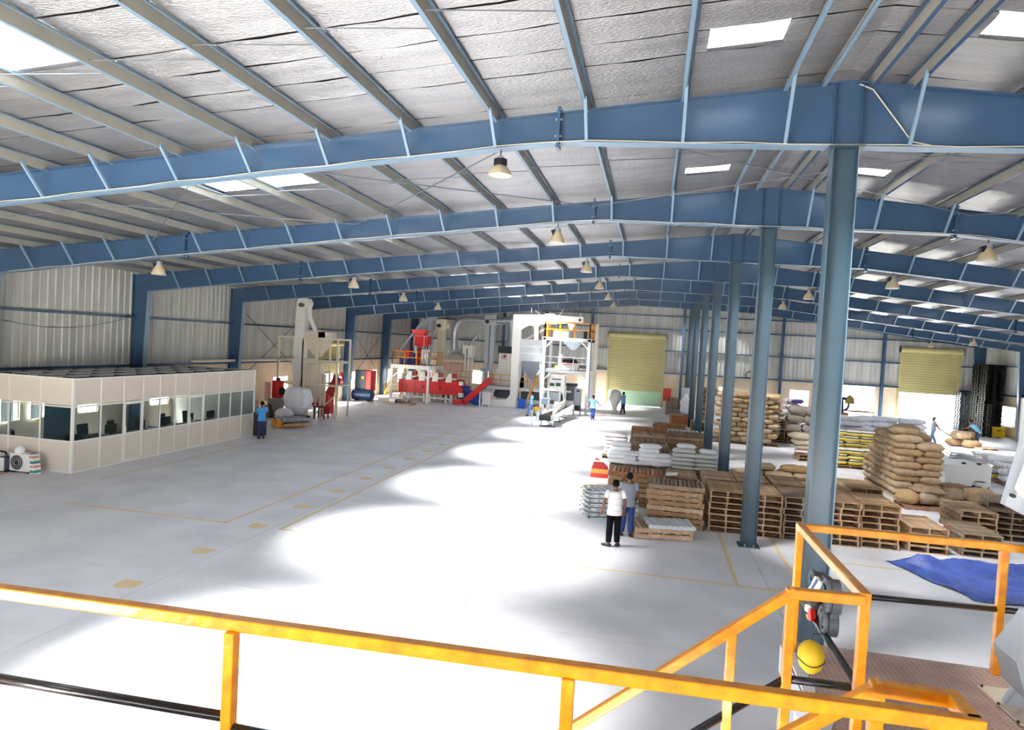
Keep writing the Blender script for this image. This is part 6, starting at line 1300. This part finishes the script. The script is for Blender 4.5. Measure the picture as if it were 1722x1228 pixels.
person(F(893, 700), 1.75, 'person in sky blue shirt and pale jeans walking left past the hopper', 'shirt_sky', 'denim_light', dict(knL=(-.1, .16, .52), anL=(-.1, .24, .1), knR=(.1, -.02, .5), anR=(.1, -.24, .13), elL=(-.24, -.12, 1.13), wrL=(-.22, -.1, .87), elR=(.24, .08, 1.12), wrR=(.22, .2, .9), hdir=(0, 1, -.1)), 1.72, .012)
person(F(996, 707), -.1, 'person in sky blue shirt and dark jeans walking away beside the packing tower', 'shirt_sky', 'denim', dict(knL=(-.08, .1, .5), anL=(-.06, -.05, .1), knR=(.06, .04, .5), anR=(.05, .14, .09), elL=(-.3, .0, 1.16), wrL=(-.36, .1, .95), elR=(.33, .02, 1.17), wrR=(.4, .22, 1.03)), 1.74, .012)
person(F(1047, 697), .9, 'person in blue work shirt holding a big hazy plastic bundle near the shutter', 'shirt_work', 'navy', dict(elL=(-.28, .16, 1.22), wrL=(-.2, .42, 1.28), elR=(.24, .18, 1.2), wrR=(.1, .45, 1.2), anL=(-.16, .03, .09), anR=(.14, -.08, .09)), 1.72, .012)
pb = PZ(1036, 697)
m = MB(); n = 20; prof = [(.3, .0), (.34, .04), (.2, .2), (.22, .5), (.36, .8), (.5, 1.15), (.55, 1.5), (.42, 1.75), (.2, 1.85), (0, 1.88)]; vs = []; fs = []
for r_, z in prof:
    for j in range(n):
        t = 2*math.pi*j/n; d = 1+.3*noise.noise(Vector((math.cos(t)*2, math.sin(t)*2, z*2.2)))
        vs.append((pb.x-.15+r_*.8*math.cos(t)*d, pb.y+.25+r_*.75*math.sin(t)*d, z))
for i in range(len(prof)-1):
    for j in range(n): fs.append((i*n+j, i*n+(j+1) % n, (i+1)*n+(j+1) % n, (i+1)*n+j))
MB().add(vs, fs).ob('plastic_bundle', 'hazy_plastic', None, 'all', label='large hazy crumpled plastic bundle hanging to the floor, held near the shutter', cat='bundle')
person(F(1568, 746), 1.45, 'person in grey shirt and pale jeans walking left, pulling a long pole', 'shirt_grey', 'denim_light', dict(knL=(-.1, .1, .5), anL=(-.1, .16, .09), knR=(.1, .0, .5), anR=(.1, -.18, .11), elL=(-.22, -.18, 1.15), wrL=(-.08, -.3, .98), elR=(.24, -.18, 1.15), wrR=(.15, -.34, .95), hdir=(.1, 1, .05)), 1.72, .012)
q = PZ(1568, 746); MB().tube([(q.x+.3, q.y+.05, 1.0), (q.x+1.7, q.y-.2, .12)], .025, 8).ob('pull_handle', 'dark', None, label='long dark pull handle trailing behind the man in grey shirt', cat='handle')
p = PZ(1640, 753); person((p.x, p.y, .122), 1.2, 'person in light blue shirt bending left over rolled sack bales', 'shirt_sky', 'navy', dict(pel=(0, -.1, .9), chest=(0, .12, 1.16), neck=(0, .25, 1.3), head=(0, .33, 1.43), shL=(-.18, .22, 1.26), elL=(-.24, .42, 1.08), wrL=(-.18, .66, .98), shR=(.18, .22, 1.26), elR=(.24, .42, 1.06), wrR=(.16, .64, .95), hiL=(-.09, -.1, .88), hiR=(.09, -.1, .88), knL=(-.1, -.03, .48), knR=(.1, -.06, .48), anL=(-.1, -.05, .09), anR=(.1, -.12, .09), hdir=(.1, 1, -.35)), 1.74, .012)

# pipes and a slack cable on the left wall
MB().tube([(XL+.35, 28.5, 3.25), (XL+.35, 35.5, 3.22), (XL+.35, 40.5, 3.2)], .07, 8).ob('wall_pipe', 'machine_cream', None, True, label='cream pipe running along the top of left masonry wall', cat='pipe')
MB().tube([(XL+.12, 17.5+i*.5, 5.15-.5*math.sin(math.pi*min(1, i/14))) for i in range(15)], .012, 5).ob('slack_cable', 'rod_steel', None, label='thin slack cable drooping from the girt above the office', cat='cable')
